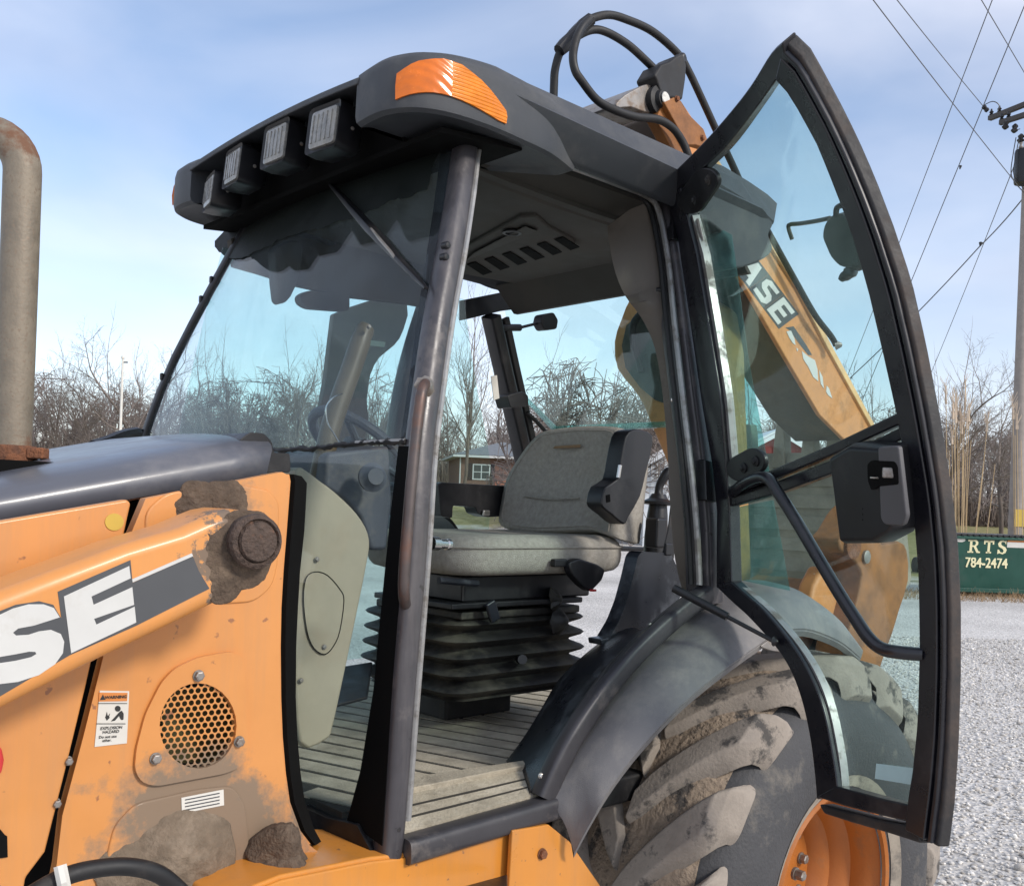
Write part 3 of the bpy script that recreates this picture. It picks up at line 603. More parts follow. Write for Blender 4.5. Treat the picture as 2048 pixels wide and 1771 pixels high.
# packed mud between lugs on the tread
MB().lathe([(.606, .05), (RT_ + .014, .085), (RT_ + .028, .15), (RT_ + .030, TW / 2), (RT_ + .028, TW - .15), (.606, TW - .05)], WC, VAX, 90, caps=False).build('packed_mud', m_tread, rw, angle=60)
def lugmesh(side, seed):
    rr = np.random.default_rng(seed); rs = []; n = 11
    for k in range(n):
        t = k / (n - 1)                      # 0 at the centre of the tread, 1 down the shoulder
        yy = TW / 2 - side * (TW / 2 - .008) * min(t / .74, 1)
        if t > .74: r0 = RT_ + .0 - (t - .74) / .26 * .075
        else: r0 = RT_
        h = .055 if t < .74 else .055 - .03 * (t - .74) / .26
        ang = -.50 * (1 - min(t / .95, 1)) ** 1.35
        wd = (.057 + .012 * t) * (1 + .02 * rr.uniform(-1, 1)) * (.75 if k == 0 else 1)
        row = []
        for (s_, lv) in ((-1.3, -.012), (-.95, .75), (-.72, 1.), (.72, 1.), (.95, .75), (1.3, -.012)):
            rad = r0 + h * lv * (1 + .015 * rr.uniform(-1, 1)); a = ang + s_ * wd / RT_
            off = 0.
            if t > .74: off = -side * .05 * (lv * .42) * ((t - .74) / .26 + .3)
            row.append((rad * math.sin(a), yy + off * (1), rad * math.cos(a)))
        rs.append(row)
    return rs
for side in (1, -1):
    base = MB().rings(lugmesh(side, 40 + side))
    me0 = None
    for i in range(17):
        a = 2 * math.pi * (i + (.5 if side < 0 else 0) + .42) / 17
        if me0 is None:
            o = base.build('tyre_lug', m_lug, rw, bevel=.011, seg=3, angle=50); me0 = o.data
        else:
            o = bpy.data.objects.new('tyre_lug', me0); COL.objects.link(o); o.parent = rw
            md = o.modifiers.new('bevel', 'BEVEL'); md.width = .011; md.segments = 3; md.limit_method = 'ANGLE'; md.angle_limit = R(30); md.harden_normals = True
        o.matrix_basis = Matrix.Translation(WC) @ Matrix.Rotation(a, 4, 'Y')
MB().lathe([(.31, .004), (.302, -.006), (.292, .0), (.285, .03), (.272, .05), (.268, .10), (.245, .12), (.232, .15), (.21, .16), (.19, .20), (.10, .205), (.02, .205)], WC, VAX, 56, caps=False).build('rim', m_rim, rw, angle=40)
MB().lathe([(.10, .205), (.10, .18), (.085, .17), (.02, .17)], WC, VAX, 28).build('hub', m_rim, rw)
for k in range(10):
    a = 2 * math.pi * k / 10 + .2
    bolt(WC + np.array([.155 * math.cos(a), .203, .155 * math.sin(a)]), (0, -1, 0), .014, .022, m_steel, rw, 'wheel_nut')
bolt(pv(1588, 1745, 1.46), (0, -1, 0), .014, .03, m_steel, rw, 'wheel_nut')
# dusty moulded bead ring beside the rim
MB().lathe([(.318, -.004), (.330, -.010), (.345, -.016), (.352, -.020)], WC, VAX, 56, caps=False).build('bead_ring', mat('dusty_bead_rubber', (.30, .26, .21), .9, var=.3, vscale=14., dirt=(.08, .075, .07), damt=.7, dscale=9, dthr=.52), rw, angle=60)

# ---- left fender
fu = smooth([(1094, 1600), (1140, 1520), (1196, 1440), (1245, 1378), (1294, 1325), (1340, 1282), (1391, 1243), (1450, 1199), (1492, 1173), (1545, 1166), (1588, 1176), (1632, 1202), (1676, 1243), (1720, 1312)], 3)
fl = smooth([(1150, 1700), (1182, 1640), (1220, 1576), (1268, 1510), (1323, 1448), (1372, 1400), (1420, 1360), (1470, 1322), (1518, 1288), (1560, 1262), (1610, 1256), (1654, 1269), (1689, 1287), (1722, 1316)], 3)
FU = [ps(x, y) + VAX * .004 for x, y in fu]
FLv = np.interp(np.linspace(0, 1, len(fl)), [0, .1, .5, .75, 1], [1.50, 1.45, 1.40, 1.40, 1.42])
FUv = np.interp(np.linspace(0, 1, len(fl)), [0, .5, .62, .8, 1], [1.565, 1.552, 1.55, 1.50, 1.425])
FU = [pv(x, y, v) for (x, y), v in zip(fu, FUv)]
FL = [pv(x, y, v) for (x, y), v in zip(fl, FLv)]
def fender():
    rs = []
    for a, b in zip(FU, FL):
        d = b - a; up = np.array([0, -.35, .94]); row = [a + np.array([0, .05, .006])]
        for t in np.linspace(0, 1, 7): row.append(a + d * t + up * .022 * math.sin(math.pi * t))
        lip = b + np.array([.012, .012, -.016]); row.append(lip)
        inner = [q - up * .008 for q in row[::-1]]
        rs.append(row + inner)
    return MB().rings(rs)
fen = fender().build('left_fender', m_fender, BH, angle=40)
# dark inner wall of the wheel arch
MB().box((2.35, 1.985, .74), (1.7, .02, .66)).build('arch_liner', m_rubber, BH)
# strut bracket standing on the fender
bkt = slab_v(rounded([(1520, 1292), (1548, 1272), (1592, 1278), (1606, 1300), (1600, 1310), (1540, 1300)], 5, 2), 1.40, 1.412).build('strut_bracket', m_steel, BH, bevel=.002)

# ---- cab frame: posts, sill, sides
def rprof(a, b, r=.35, n=3):
    pts = rounded([(-a / 2, -b / 2), (a / 2, -b / 2), (a / 2, b / 2), (-a / 2, b / 2)], min(a, b) * r, n); return [tuple(p) for p in pts]
apx = smooth([(806, 1712), (815, 1640), (833, 1400), (850, 1200), (861, 1050), (871, 900), (887, 770), (905, 640), (930, 500), (948, 380), (962, 270)], 4)
AP = np.array([ps(x, y) for x, y in apx])
APc = AP - UAX * .028 + VAX * .018
front_post = MB().sweep(APc, rprof(.056, .05, .42, 4), up=(1, 0, 0)).build('front_post', m_post, BH, angle=60)
for (x, y) in ((927, 255), (922, 280), (893, 492), (890, 515)):
    c = ps(x, y, .0); MB().lathe([(.0085, .01), (.0085, -.004), (.006, -.0065), (.001, -.007)], c + VAX * -.004 - UAX * .003, (0, 1, 0), 14).build('post_plug', m_black, front_post)
# handrail
hr = smooth([pv(853, 768, 1.575), pv(849, 770, 1.54), pv(842, 790, 1.522), pv(833, 860, 1.515), pv(823, 960, 1.512), pv(813, 1080, 1.512), pv(808, 1150, 1.515), pv(808, 1190, 1.525), pv(812, 1212, 1.56)], 4)
hrail = MB().tube(hr, .0112, 14).build('handrail', m_handrail, front_post)
lump(pv(850, 772, 1.555), (-.2, -1, .1), .021, .018, seed=22, rough=.12, n=16).build('weld_bead', m_steel, hrail)
# windscreen surface between the two front posts
zz = AP[:, 2]; uu = APc[:, 0]
def wu(z): return float(np.interp(z, zz, uu)) - .022
def wpt(v, z, off=0.):
    vn = vs(z) + .03; q = (v - CEN) / (CEN - vn); return np.array([wu(z) - .035 * (1 - min(q * q, 1)) - off, v, z])
def wpx(x, y, off=0.):
    """point of the windscreen on a sight line"""
    u = 1.2
    for _ in range(30):
        p = pu(x, y, u); q = wpt(p[1], p[2], off); u = .5 * u + .5 * q[0]
    return pu(x, y, u)
def wgrid(za, zb, fa, fb, nz=44, nv=24, th=.006):
    rs = []
    for z in np.linspace(za, zb, nz):
        va, vb = fa(z), fb(z)
        row = [wpt(v, z) for v in np.linspace(va, vb, nv)]
        rs.append(row + [p + UAX * th for p in row[::-1]])
    return MB().rings(rs)
nearv = lambda z: vs(z) + .035; farv = lambda z: 2 * CEN - vs(z) - .035
ws = wgrid(1.885, 2.64, nearv, farv).build('windscreen', m_wind, BH, angle=60)
wgrid(1.10, 1.875, nearv, lambda z: 2.30).build('lower_windscreen', m_wind, BH, angle=60)
# black seals
def wstrip(name, pxa, pxb, m, off, par=ws, th=.004):
    A = [wpx(x, y, off) for x, y in pxa]; B = [wpx(x, y, off) for x, y in pxb]
    return MB().sheet(A, B, (1., .3, 0), th, 4).build(name, m, par)
L_ = [(886, 282), (866, 430), (842, 590), (822, 740), (802, 878)]; R_ = [(912, 282), (893, 430), (869, 590), (848, 740), (832, 878)]
wstrip('glass_seal', L_, R_, m_gap, -.008)
wstrip('glass_seal', [(798, 892), (782, 1030), (765, 1200), (748, 1380), (722, 1540), (695, 1640)], [(832, 892), (815, 1030), (800, 1200), (785, 1380), (775, 1540), (765, 1690)], m_gap, .002)
wstrip('glass_seal', [(610, 1610), (660, 1632), (720, 1646)], [(598, 1668), (660, 1690), (750, 1702)], m_black, .004, th=.02)
rs_ = np.random.default_rng(4)
seam = [(812, 881), (780, 884), (740, 884), (700, 887), (660, 891), (620, 896), (580, 898), (545, 900), (520, 902)]
MB().tube(smooth([wpx(x, y + rs_.uniform(-2.5, 2.5), .004) for x, y in resample(seam, 26)], 2), .0055, 7, scale=rs_.uniform(.6, 1.35, 51)).build('ragged_seam', m_rubber, ws)
MB().tube([wpx(x, y, .006) for x, y in [(810, 880), (760, 882), (712, 884)]], .004, 6).build('bright_trim', m_lip, ws)
# ragged dark film across the top of the windscreen
top = [(430, 482), (470, 440), (540, 402), (610, 366), (680, 332), (750, 300), (820, 272), (888, 250)]
bot = [(428, 492), (440, 505), (458, 517), (482, 517), (505, 506), (530, 494), (548, 490), (552, 481), (585, 470), (612, 461), (640, 458), (668, 445), (700, 438), (725, 430), (738, 421), (758, 416), (772, 405), (798, 397), (815, 398), (838, 384), (858, 378), (862, 335), (882, 300)]
fx = np.linspace(430, 880, 110); ft = np.interp(fx, *np.array(top).T); fb = np.maximum(np.interp(fx, *np.array(bot).T) + np.random.default_rng(2).uniform(-1.5, 1.5, 110), ft + 2)
rows_ = []
for x, y0, y1 in zip(fx, ft, fb):
    row = [wpx(x, y, .003) for y in np.linspace(y0, y1, 14)]; rows_.append(row + [p - UAX * .001 for p in row[::-1]])
MB().rings(rows_).build('sun_film', m_film, ws, angle=60)
# wiper
wa = [wpx(x, y, .022) for x, y in resample([(652, 358), (700, 412), (745, 462), (800, 522), (852, 576)], 12)]
wip = MB().sweep(wa, rprof(.012, .02, .3, 2), up=(1, 0, 0), scale=[.6, .8, 1, 1.2, 1.4, 1.5, 1.4, 1.2, 1, .9, .8, .5]).build('wiper_blade', m_black, ws)
MB().tube([wpx(742, 458, .034), wpx(780, 502, .036), wpx(790, 515, .03)], .004, 6).build('wiper_arm', m_steel, wip)
# thin frame round the far side of the windscreen
MB().sweep([wpt(farv(z) + .012, z) for z in np.linspace(1.86, 2.6, 8)], rprof(.028, .02), up=(1, 0, 0)).build('far_glass_frame', m_black, ws)
for z in (2.36, 2.42, 2.12, 1.95): MB().box(wpt(farv(z) + .02, z, .012), (.010, .014, .022)).build('glass_clip', m_black, ws, bevel=.004)

# sill
S0, S1 = ps(806, 1700), ps(1104, 1612)
sill = MB().sweep([S0 + VAX * .0 - ZAX * .0, S1 + UAX * .02], rprof(.055, .05, .3, 3), up=(0, 0, 1)).build('door_sill', m_cab, BH, angle=60)
def at_z(p, z): return np.array([p[0], p[1], z])
T0, T1 = S0 + np.array([.02, .115, 0]), S1 + np.array([.01, .105, 0])
MB().sheet([S0 + np.array([.015, .022, .026]), S1 + np.array([0, .022, .024])], [at_z(T0, 1.147), at_z(T1, 1.149)], ZAX, .008).build('threshold', m_floor, sill)
FZ = 1.14
# floor and ribbed mat
fl_o = MB().box((1.95, 2.325, FZ - .02), (1.66, 1.25, .03)).build('cab_floor', m_groove, BH, sm=False)
RD = np.array([.30, -.954, 0.]); RN = np.array([RD[1], -RD[0], 0.])
if RN[0] < 0: RN = -RN
def rib(i):
    # ribs lie across the cab at a slant, ending at the fender skirt
    c0 = np.array([1.45, 1.92, FZ]) + RN * .078 * i; pts = []
    for t in np.linspace(-1.6, 1.6, 161):
        p = c0 + RD * t
        if 1.135 < p[0] < 2.7 and max(1.705, 1.66 + max(0, p[0] - 1.50) * .55) < p[1] < 2.93: pts.append(p)
    return pts
for i in range(-18, 22):
    q = rib(i)
    if len(q) < 4: continue
    a, b = q[0], q[-1]; d = (b - a) / np.linalg.norm(b - a); nrm = np.array([-d[1], d[0], 0])
    MB().box((a + b) / 2 - ZAX * .005, (np.linalg.norm(b - a), .078 - .016, .005), (d, nrm, ZAX)).build('mat_rib', m_rib, fl_o, sm=False)
for k in (.30, .62):
    g0, g1 = S0 + np.array([.015, .022, .026]), S1 + np.array([0, .022, .024])
    h0, h1 = at_z(T0, 1.147), at_z(T1, 1.149)
    p, q = g0 + (h0 - g0) * k, g1 + (h1 - g1) * k
    MB().sheet([p + ZAX * .004, q + ZAX * .004], [p + (h0 - g0) * .045 + ZAX * .004, q + (h1 - g1) * .045 + ZAX * .004], ZAX, .002).build('threshold_groove', m_groove, sill, sm=False)
MB().sheet([at_z(T0, 1.155), at_z(T1, 1.157)], [at_z(S0 + np.array([.08, .185, 0]), 1.158), at_z(S1 + np.array([.05, .135, 0]), 1.158)], ZAX, .016, 3).build('mat_border', m_rib, fl_o, bevel=.003)
# cab underside / lower front corner
MB().box((1.9, 2.31, 1.05), (1.5, 1.30, .07)).build('cab_base', m_rubber, BH, bevel=.01)

# opening seal
seal = smooth([(818, 1640), (836, 1400), (852, 1200), (863, 1050), (873, 900), (889, 770), (907, 640), (932, 500), (950, 380), (962, 288), (985, 279), (1060, 304), (1150, 334), (1240, 368), (1300, 393), (1322, 425), (1340, 520), (1352, 640), (1368, 780), (1384, 920), (1396, 1040), (1402, 1150), (1402, 1170)], 3)
SL = [ps(x, y) + VAX * .006 for x, y in seal]
MB().tube(SL, .0085, 8).build('door_seal', m_lip, BH)
MB().tube([p + VAX * .02 + UAX * (.008 if i < 30 else -.008) for i, p in enumerate(SL)], .008, 7).build('door_seal', m_rubber, BH)
# header above the door
HD = [ps(x, y) for x, y in smooth([(958, 262), (1060, 286), (1150, 318), (1240, 352), (1340, 392)], 4)]
MB().sweep(HD, rprof(.06, .045, .3), up=(0, 0, 1)).build('door_header', m_cab, BH)

# door post (rear of the opening) in three strips, with inner trim
bpx = smooth([(1336, 400), (1358, 520), (1374, 640), (1392, 780), (1410, 920), (1422, 1040), (1426, 1150), (1428, 1205)], 4)
BP = np.array([ps(x, y) for x, y in bpx])
bpost = MB().sweep(BP + VAX * .03, rprof(.085, .06, .25, 3), up=(1, 0, 0)).build('door_post', m_post, BH, angle=60)
MB().sweep([far(p) + VAX * .0 for p in BP], rprof(.07, .05, .3, 3), up=(1, 0, 0)).build('door_post', m_cab, BH, angle=60)
MB().sweep(BP + VAX * -.004 - UAX * .022, rprof(.012, .012), up=(1, 0, 0)).build('post_strip', m_rubber, bpost)
MB().sweep(BP + VAX * -.004 + UAX * .012, rprof(.007, .01), up=(1, 0, 0)).build('post_strip', m_rubber, bpost)
tl = smooth([(1222, 452), (1226, 490), (1238, 545), (1258, 592), (1288, 632), (1312, 680), (1326, 740), (1337, 830), (1344, 930), (1350, 1040), (1358, 1120), (1372, 1180)], 3)
tr_ = smooth([(1285, 405), (1310, 440), (1325, 500), (1338, 570), (1349, 640), (1359, 710), (1368, 780), (1378, 870), (1388, 960), (1396, 1050), (1400, 1120), (1404, 1180)], 3)
TL_ = [ps(x, y, .13 if y < 600 else .10) for x, y in tl]; TR_ = [ps(x, y, .035) for x, y in tr_]
trm = MB().sheet(TL_, TR_, (.6, -.8, 0), .02, 6).build('post_trim', m_trim, BH, angle=60)
for (x, y) in ((1322, 580), (1352, 800), (1372, 953), (1290, 428)):
    c = ps(x, y, .055); MB().lathe([(.008, .012), (.008, -.004), (.004, -.007)], c, (-.5, 1, 0), 12).build('trim_plug', m_black if y != 800 else m_chrome, trm)
# lower arch of the door frame
arc = smooth([(1092, 1596), (1118, 1535), (1150, 1474), (1205, 1392), (1255, 1330), (1310, 1274), (1370, 1222), (1420, 1186)], 4)
AR = [ps(x, y) for x, y in arc]
af = MB().sweep(np.array(AR) + VAX * .01, rprof(.045, .05, .3), up=(0, 0, 1)).build('arch_frame', m_cab, BH, angle=60)
arc2 = smooth([(1080, 1580), (1105, 1522), (1138, 1458), (1192, 1378), (1242, 1314), (1295, 1262), (1355, 1212), (1405, 1178)], 4)
MB().tube([ps(x, y, .015) for x, y in arc2], .009, 8).build('arch_seal', m_rubber, af)
for (x, y) in ((1082, 1551), (1207, 1368), (1302, 1251)): bolt(ps(x, y, .02), (-.2, -1, .2), .006, .006, m_chrome, af, 'screw')

# ---- inner fender console (dark, rises behind the door)
il = smooth([(1005, 1530), (1040, 1484), (1072, 1434), (1095, 1395), (1116, 1360), (1145, 1330), (1174, 1304), (1205, 1280)], 4)
ir = smooth([(1060, 1585), (1082, 1548), (1110, 1500), (1140, 1455), (1172, 1408), (1208, 1362), (1250, 1312), (1290, 1268)], 4)
IR = [ps(x, y, .03) for x, y in ir]; ILv = np.linspace(1.80, 1.86, len(il)); IL = [pv(x, y, v) for (x, y), v in zip(il, ILv)]
def bulge(A, B, h, k=8, up=(0, -.6, .8)):
    up = np.array(up); rs = []
    for a, b in zip(A, B):
        row = [a + (b - a) * t + up * h * math.sin(math.pi * t) for t in np.linspace(0, 1, k)]
        low = [q - up * .012 for q in row[::-1]]; rs.append(row + low)
    return MB().rings(rs)
bulge(IL, IR, .035).build('inner_fender', m_innerfender, BH, angle=50)
cpx = rounded([(1268, 1112), (1276, 1102), (1342, 1106), (1374, 1178), (1345, 1212), (1290, 1272), (1206, 1284), (1210, 1276), (1230, 1242), (1245, 1204), (1257, 1160)], 8, 3)
con = slab_v([(x + 8 * (x < 1280), y) for x, y in cpx], 1.79, 1.835).build('side_console', m_innerfender, BH, bevel=.018, seg=3)
slab_v([(1202, 1278), (1292, 1264), (1296, 1274), (1204, 1290)], 1.78, 1.83).build('console_lip', m_innerfender, con, bevel=.004)
# joystick with boot and wide collar, safety-belt strap
jc = pv(1316, 1010, 1.95)
js = MB().lathe([(.035, -.16), (.036, -.10), (.032, -.03), (.028, 0), (.048, .002), (.05, .01), (.03, .02), (.022, .035)], jc, (.05, 0, 1), 22).build('joystick_boot', m_black, con)
MB().tube(smooth([jc + ZAX * .03, jc + np.array([.004, 0, .06]), jc + np.array([.015, -.01, .09]), jc + np.array([.03, -.02, .115])], 4), .014, 12, scale=[1, .95, .9, .9, .9, .95, 1, 1.05, 1.1, 1.1, 1.05, .9, .6]).build('joystick_grip', m_black, con)
MB().box(pv(1312, 1065, 1.90), (.05, .05, .09)).build('joystick_base', m_black, con, bevel=.008)
stp = MB().sheet([pv(x, y, 1.80) for x, y in [(1338, 955), (1342, 1010), (1336, 1060), (1330, 1085), (1322, 1128)]], [pv(x, y, 1.80) for x, y in [(1350, 955), (1356, 1010), (1352, 1060), (1350, 1085), (1344, 1132)]], (.6, -.8, 0), .004).build('belt_strap', m_rubber, BH)
MB().box(pv(1336, 1098, 1.79), (.03, .012, .035)).build('belt_buckle', m_black, stp, bevel=.004)

# ---- roof
def rrect(u0, u1, v0, v1, r, n=6):
    o = []
    for (cu, cv, a0) in ((u0 + r, v0 + r, math.pi), (u1 - r, v0 + r, 1.5 * math.pi), (u1 - r, v1 - r, 0), (u0 + r, v1 - r, .5 * math.pi)):
        for k in range(n + 1): a = a0 + k / n * math.pi / 2; o.append((cu + r * math.cos(a), cv + r * math.sin(a)))
    return o
def roof_ring(z, ins, sag=0.):
    o = rrect(1.36 + ins * .3, 2.555 - ins, 1.655 + ins, 2.895 - ins, .10)
    return [(a, b, z - sag * max(0, (a - 2.2)) ** 2) for a, b in o]
roof = MB().rings([roof_ring(2.64, .10), roof_ring(2.618, .075, .5), roof_ring(2.615, .055, .5), roof_ring(2.622, .043, .5), roof_ring(2.690, -.004, .5), roof_ring(2.697, .004, .5), roof_ring(2.700, .012, .5), roof_ring(2.755, .045, .4), roof_ring(2.772, .075, .3), roof_ring(2.790, .22, .2), roof_ring(2.80, .42, .1)]).build('roof', m_roof, BH, angle=40)
def pod(mir):
    pl = smooth([(1.195, 1.858), (1.190, 1.79), (1.20, 1.735), (1.235, 1.685), (1.30, 1.655), (1.40, 1.645), (1.50, 1.652), (1.62, 1.668), (1.74, 1.712)], 4)
    pl = np.vstack([pl, [(1.74, 1.76), (1.60, 1.858)]])
    cen_ = np.array([1.42, 1.79]); rs = []
    for z, k in ((2.60, .80), (2.592, .93), (2.598, .985), (2.612, 1.), (2.70, .992), (2.718, .975), (2.736, .90), (2.748, .78), (2.756, .6)):
        ring = []
        for q in pl:
            p = cen_ + (q - cen_) * np.array([k, k])
            if q[1] > 1.84: p[1] = q[1]
            front = max(0, (1.45 - q[0]) / .25)
            P = np.array([p[0], p[1], z - (.0 if z < 2.61 else .012 * min(front, 1) * (z - 2.6) / .1)])
            ring.append(far(P) if mir else P)
        rs.append(ring)
    return rs, pl
for mir in (False, True):
    rs, pl = pod(mir)
    po = MB().rings(rs).build('roof_pod', m_roof, roof, angle=40)
    a_i = [i for i, q in enumerate(pl[:-2]) if q[1] <= 1.725 and q[0] < 1.47]
    strip = []
    for j, i in enumerate(a_i):
        q = pl[i]; t = pl[min(i + 1, len(pl) - 3)] - pl[i - 1]; nn = np.array([t[1], -t[0]]); nn /= np.linalg.norm(nn)
        if nn @ (q - np.array([1.42, 1.79])) < 0: nn = -nn
        f_ = j / (len(a_i) - 1); zt = float(np.interp(f_, [0, .2, .45, .62, .8, 1], [2.668, 2.692, 2.706, 2.704, 2.682, 2.642])); z0 = 2.613 + .018 * math.sin(math.pi * min(f_ * 1.1, 1))
        lo, hi = q + nn * .004, q - nn * .001
        ins = [(z0, q - nn * .012), (z0, lo), ((z0 + zt) / 2, q + nn * .006), (zt, q + nn * .002), (zt, q - nn * .012)]
        row = [np.array([p[0], p[1], z]) for z, p in ins]; strip.append([far(p) if mir else p for p in row])
    h2 = int(len(strip) * .52)
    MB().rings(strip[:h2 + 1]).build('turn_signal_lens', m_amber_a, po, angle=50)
    MB().rings(strip[h2:]).build('turn_signal_lens', m_amber_sunlit, po, angle=50)
    for t in range(2, len(strip) - 3):   # moulded ribs of the lens
        if t < h2: continue
        zt = strip[t][3][2]
        for z in np.arange(2.624, zt - .004, .0085):
            a, b = np.array(strip[t][2]), np.array(strip[t + 1][2])
            dn = -VAX * .0015 if not mir else VAX * .0015
# visor lip between the pods and dark light tray under it
vz = lambda v: 2.688 + .016 * (1 - ((v - CEN) / .42) ** 2)
vv = np.linspace(1.85, 2.70, 12)
vis = MB().sheet([np.array([1.192, v, vz(v)]) for v in vv], [np.array([1.48, v, vz(v) + .06]) for v in vv], ZAX, .016, 3).build('visor', m_roof, roof, bevel=.004)
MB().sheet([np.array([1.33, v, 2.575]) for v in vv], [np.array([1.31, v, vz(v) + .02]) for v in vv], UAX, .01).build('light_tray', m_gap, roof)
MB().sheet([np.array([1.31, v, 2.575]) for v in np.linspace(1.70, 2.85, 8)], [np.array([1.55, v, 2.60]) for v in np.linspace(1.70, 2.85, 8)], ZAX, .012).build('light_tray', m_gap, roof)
lp = [((652, 258), .118, .112, 6), ((556, 290), .118, .112, 2), ((471, 335), .108, .106, -4), ((424, 385), .10, .10, -12)]
for k, ((x, y), ww, hh, tw) in enumerate(lp):
    c = pu(x, y, 1.205); tw = R(tw)
    ax = np.array([[math.cos(tw), math.sin(tw), -.10], [-math.sin(tw), math.cos(tw), 0], [.10, 0, 1.]])
    ax = np.array([a / np.linalg.norm(a) for a in ax])
    b0 = c; rings_ = []
    for dpt, kk in ((-.004, .90), (-.010, 1.), (.02, 1.), (.06, .88), (.075, .6)):
        r2 = rounded([(-ww / 2, -hh / 2), (ww / 2, -hh / 2), (ww / 2, hh / 2), (-ww / 2, hh / 2)], .014, 3) * kk
        rings_.append([b0 + ax[0] * dpt + ax[1] * q[0] + ax[2] * q[1] for q in r2])
    wl = MB().rings(rings_).build('work_light', m_black, roof, angle=40)
    r2 = rounded([(-ww / 2, -hh / 2), (ww / 2, -hh / 2), (ww / 2, hh / 2), (-ww / 2, hh / 2)], .012, 3)
    MB().rings([[b0 + ax[0] * dd + ax[1] * q[0] * kk + ax[2] * q[1] * kk for q in r2] for dd, kk in ((.0, .80), (-.010, .78), (-.0135, .6), (-.0145, .2))]).build('lamp_lens', m_lens, wl, angle=50)
    for s_ in (-.28, -.14, 0, .14, .28):
        MB().box(b0 + ax[0] * -.0135 + ax[1] * ww * s_, (.004, .005, hh * .6), ax).build('lens_rib', m_lens, wl, sm=False)
    bolt(b0 + ax[0] * .03 - ax[1] * (ww / 2), -ax[1], .004, .003, m_steel, wl, 'screw')
    MB().box(b0 + ax[0] * .05 + ZAX * .055, (.03, .03, .06)).build('lamp_bracket', m_black, wl)
# rear roof pod behind the door
rp_top = smooth([(1395, 352), (1440, 348), (1490, 385), (1525, 420), (1547, 446)], 4); rp_low = smooth([(1400, 430), (1440, 455), (1480, 478), (1515, 492), (1540, 505)], 4)
Pt = [pv(x, y, 1.68) for x, y in rp_top]; Pl = [pv(x, y, 1.66) for x, y in rp_low]
rear_pod_px = smooth([(1398, 356), (1440, 372), (1490, 402), (1528, 428), (1547, 446), (1538, 470), (1546, 500), (1520, 522), (1468, 536), (1462, 500), (1450, 470), (1420, 445), (1398, 430)], 3, closed=True)
slab_v(rear_pod_px, 1.665, 1.90).build('rear_roof_pod', m_roof, roof, bevel=.015, seg=3)
rp_top_px = [(1398, 356), (1440, 372), (1490, 402), (1528, 428), (1547, 446)]
MB().sheet([pv(x, y, 1.665) for x, y in rp_top_px], [pv(x + 6, y - 36, 1.74) for x, y in rp_top_px], (0, -.4, .9), .01).build('rear_pod_top', m_roof, roof)

# ---- headliner, ceiling console
hl = MB().sheet([np.array([u, 1.86, 2.60 - .02 * math.sin((u - 1.4) * 2.6)]) for u in np.linspace(1.40, 2.55, 9)], [np.array([u, 2.70, 2.60 - .02 * math.sin((u - 1.4) * 2.6)]) for u in np.linspace(1.40, 2.55, 9)], ZAX, .012, 6).build('headliner', m_lining, BH)
MB().sheet([np.array([u, 1.90, 2.596 - .02 * math.sin((u - 1.4) * 2.6)]) for u in np.linspace(1.40, 2.5, 6)], [np.array([u, 1.79, 2.625]) for u in np.linspace(1.40, 2.5, 6)], ZAX, .012, 2).build('headliner_edge', m_lining, hl)
MB().sheet([np.array([2.45, v, 2.59]) for v in np.linspace(1.75, 2.80, 7)], [np.array([2.55, v, 2.50]) for v in np.linspace(1.75, 2.80, 7)], UAX, .02, 2).build('rear_header', m_lining, hl)
vent_px = [(925, 497), (1040, 435), (1072, 433), (1098, 455), (1148, 482), (1150, 492), (1085, 510), (928, 548)]
VP = [pz(x, y, 2.565) for x, y in vent_px]
vent = MB().solid(VP, [p + ZAX * .03 for p in VP]).build('ceiling_vent', m_lining, hl, bevel=.006)
MB().lathe([(.028, 0), (.028, -.004), (.02, -.005), (.016, .01)], pz(1024, 464, 2.56), (0, 0, 1), 18).build('dome_knob', m_black, vent)
for i in range(6):
    x0 = 938 + 35 * i; y0 = 531 - 10 * i
    q = [(x0 - 4, y0 - 3), (x0 + 13, y0 - 8), (x0 + 46, y0 + 12), (x0 + 28, y0 + 18)]
    A_ = [pz(x, y, 2.5635) for x, y in q]; MB().solid(A_, [p - ZAX * .0025 for p in A_]).build('vent_slot', m_gap, vent, sm=False)
MB().solid(*[[pz(x, y, z) for x, y in ((948, 505), (1050, 452), (1075, 462), (930, 522))] for z in (2.557, 2.568)]).build('vent_lip', m_lining, vent, bevel=.003)

# ---- seat
SC = 2.2
cush = MB().rings([[(a, b, z) for a, b in rrect(1.62 + i_, 2.30 - i_, 1.955 + i_, 2.445 - i_, .09)] for z, i_ in ((1.575, .045), (1.583, .012), (1.61, 0), (1.655, .0), (1.682, .012), (1.694, .045), (1.684, .13))]).build('seat_cushion', m_fabric, BH, sub=1)
bk_px = [(1001, 1046), (1006, 1008), (1013, 972), (1024, 945), (1040, 920), (1055, 898), (1072, 878), (1092, 863), (1130, 856), (1180, 852), (1232, 853), (1250, 862), (1256, 885), (1254, 930), (1248, 980), (1243, 1030), (1238, 1060), (1236, 1076), (1222, 1074), (1190, 1064), (1130, 1066), (1070, 1067), (1020, 1060)]
def on_back(x, y):
    r = ray(x, y); k = .20; # plane X = 2.20 + k (Z-1.66)
    t = (2.20 + k * (EYE - 1.66)) / (r[0] - k * r[2]); return O + r * t
BK = np.array([on_back(x, y) for x, y in smooth(bk_px, 2, closed=True)]); bc = BK.mean(0); bn = np.array([-1., 0, .20]); bn /= np.linalg.norm(bn)
def back_ring(k, off): return [bc + (p - bc) * k + bn * off for p in BK]
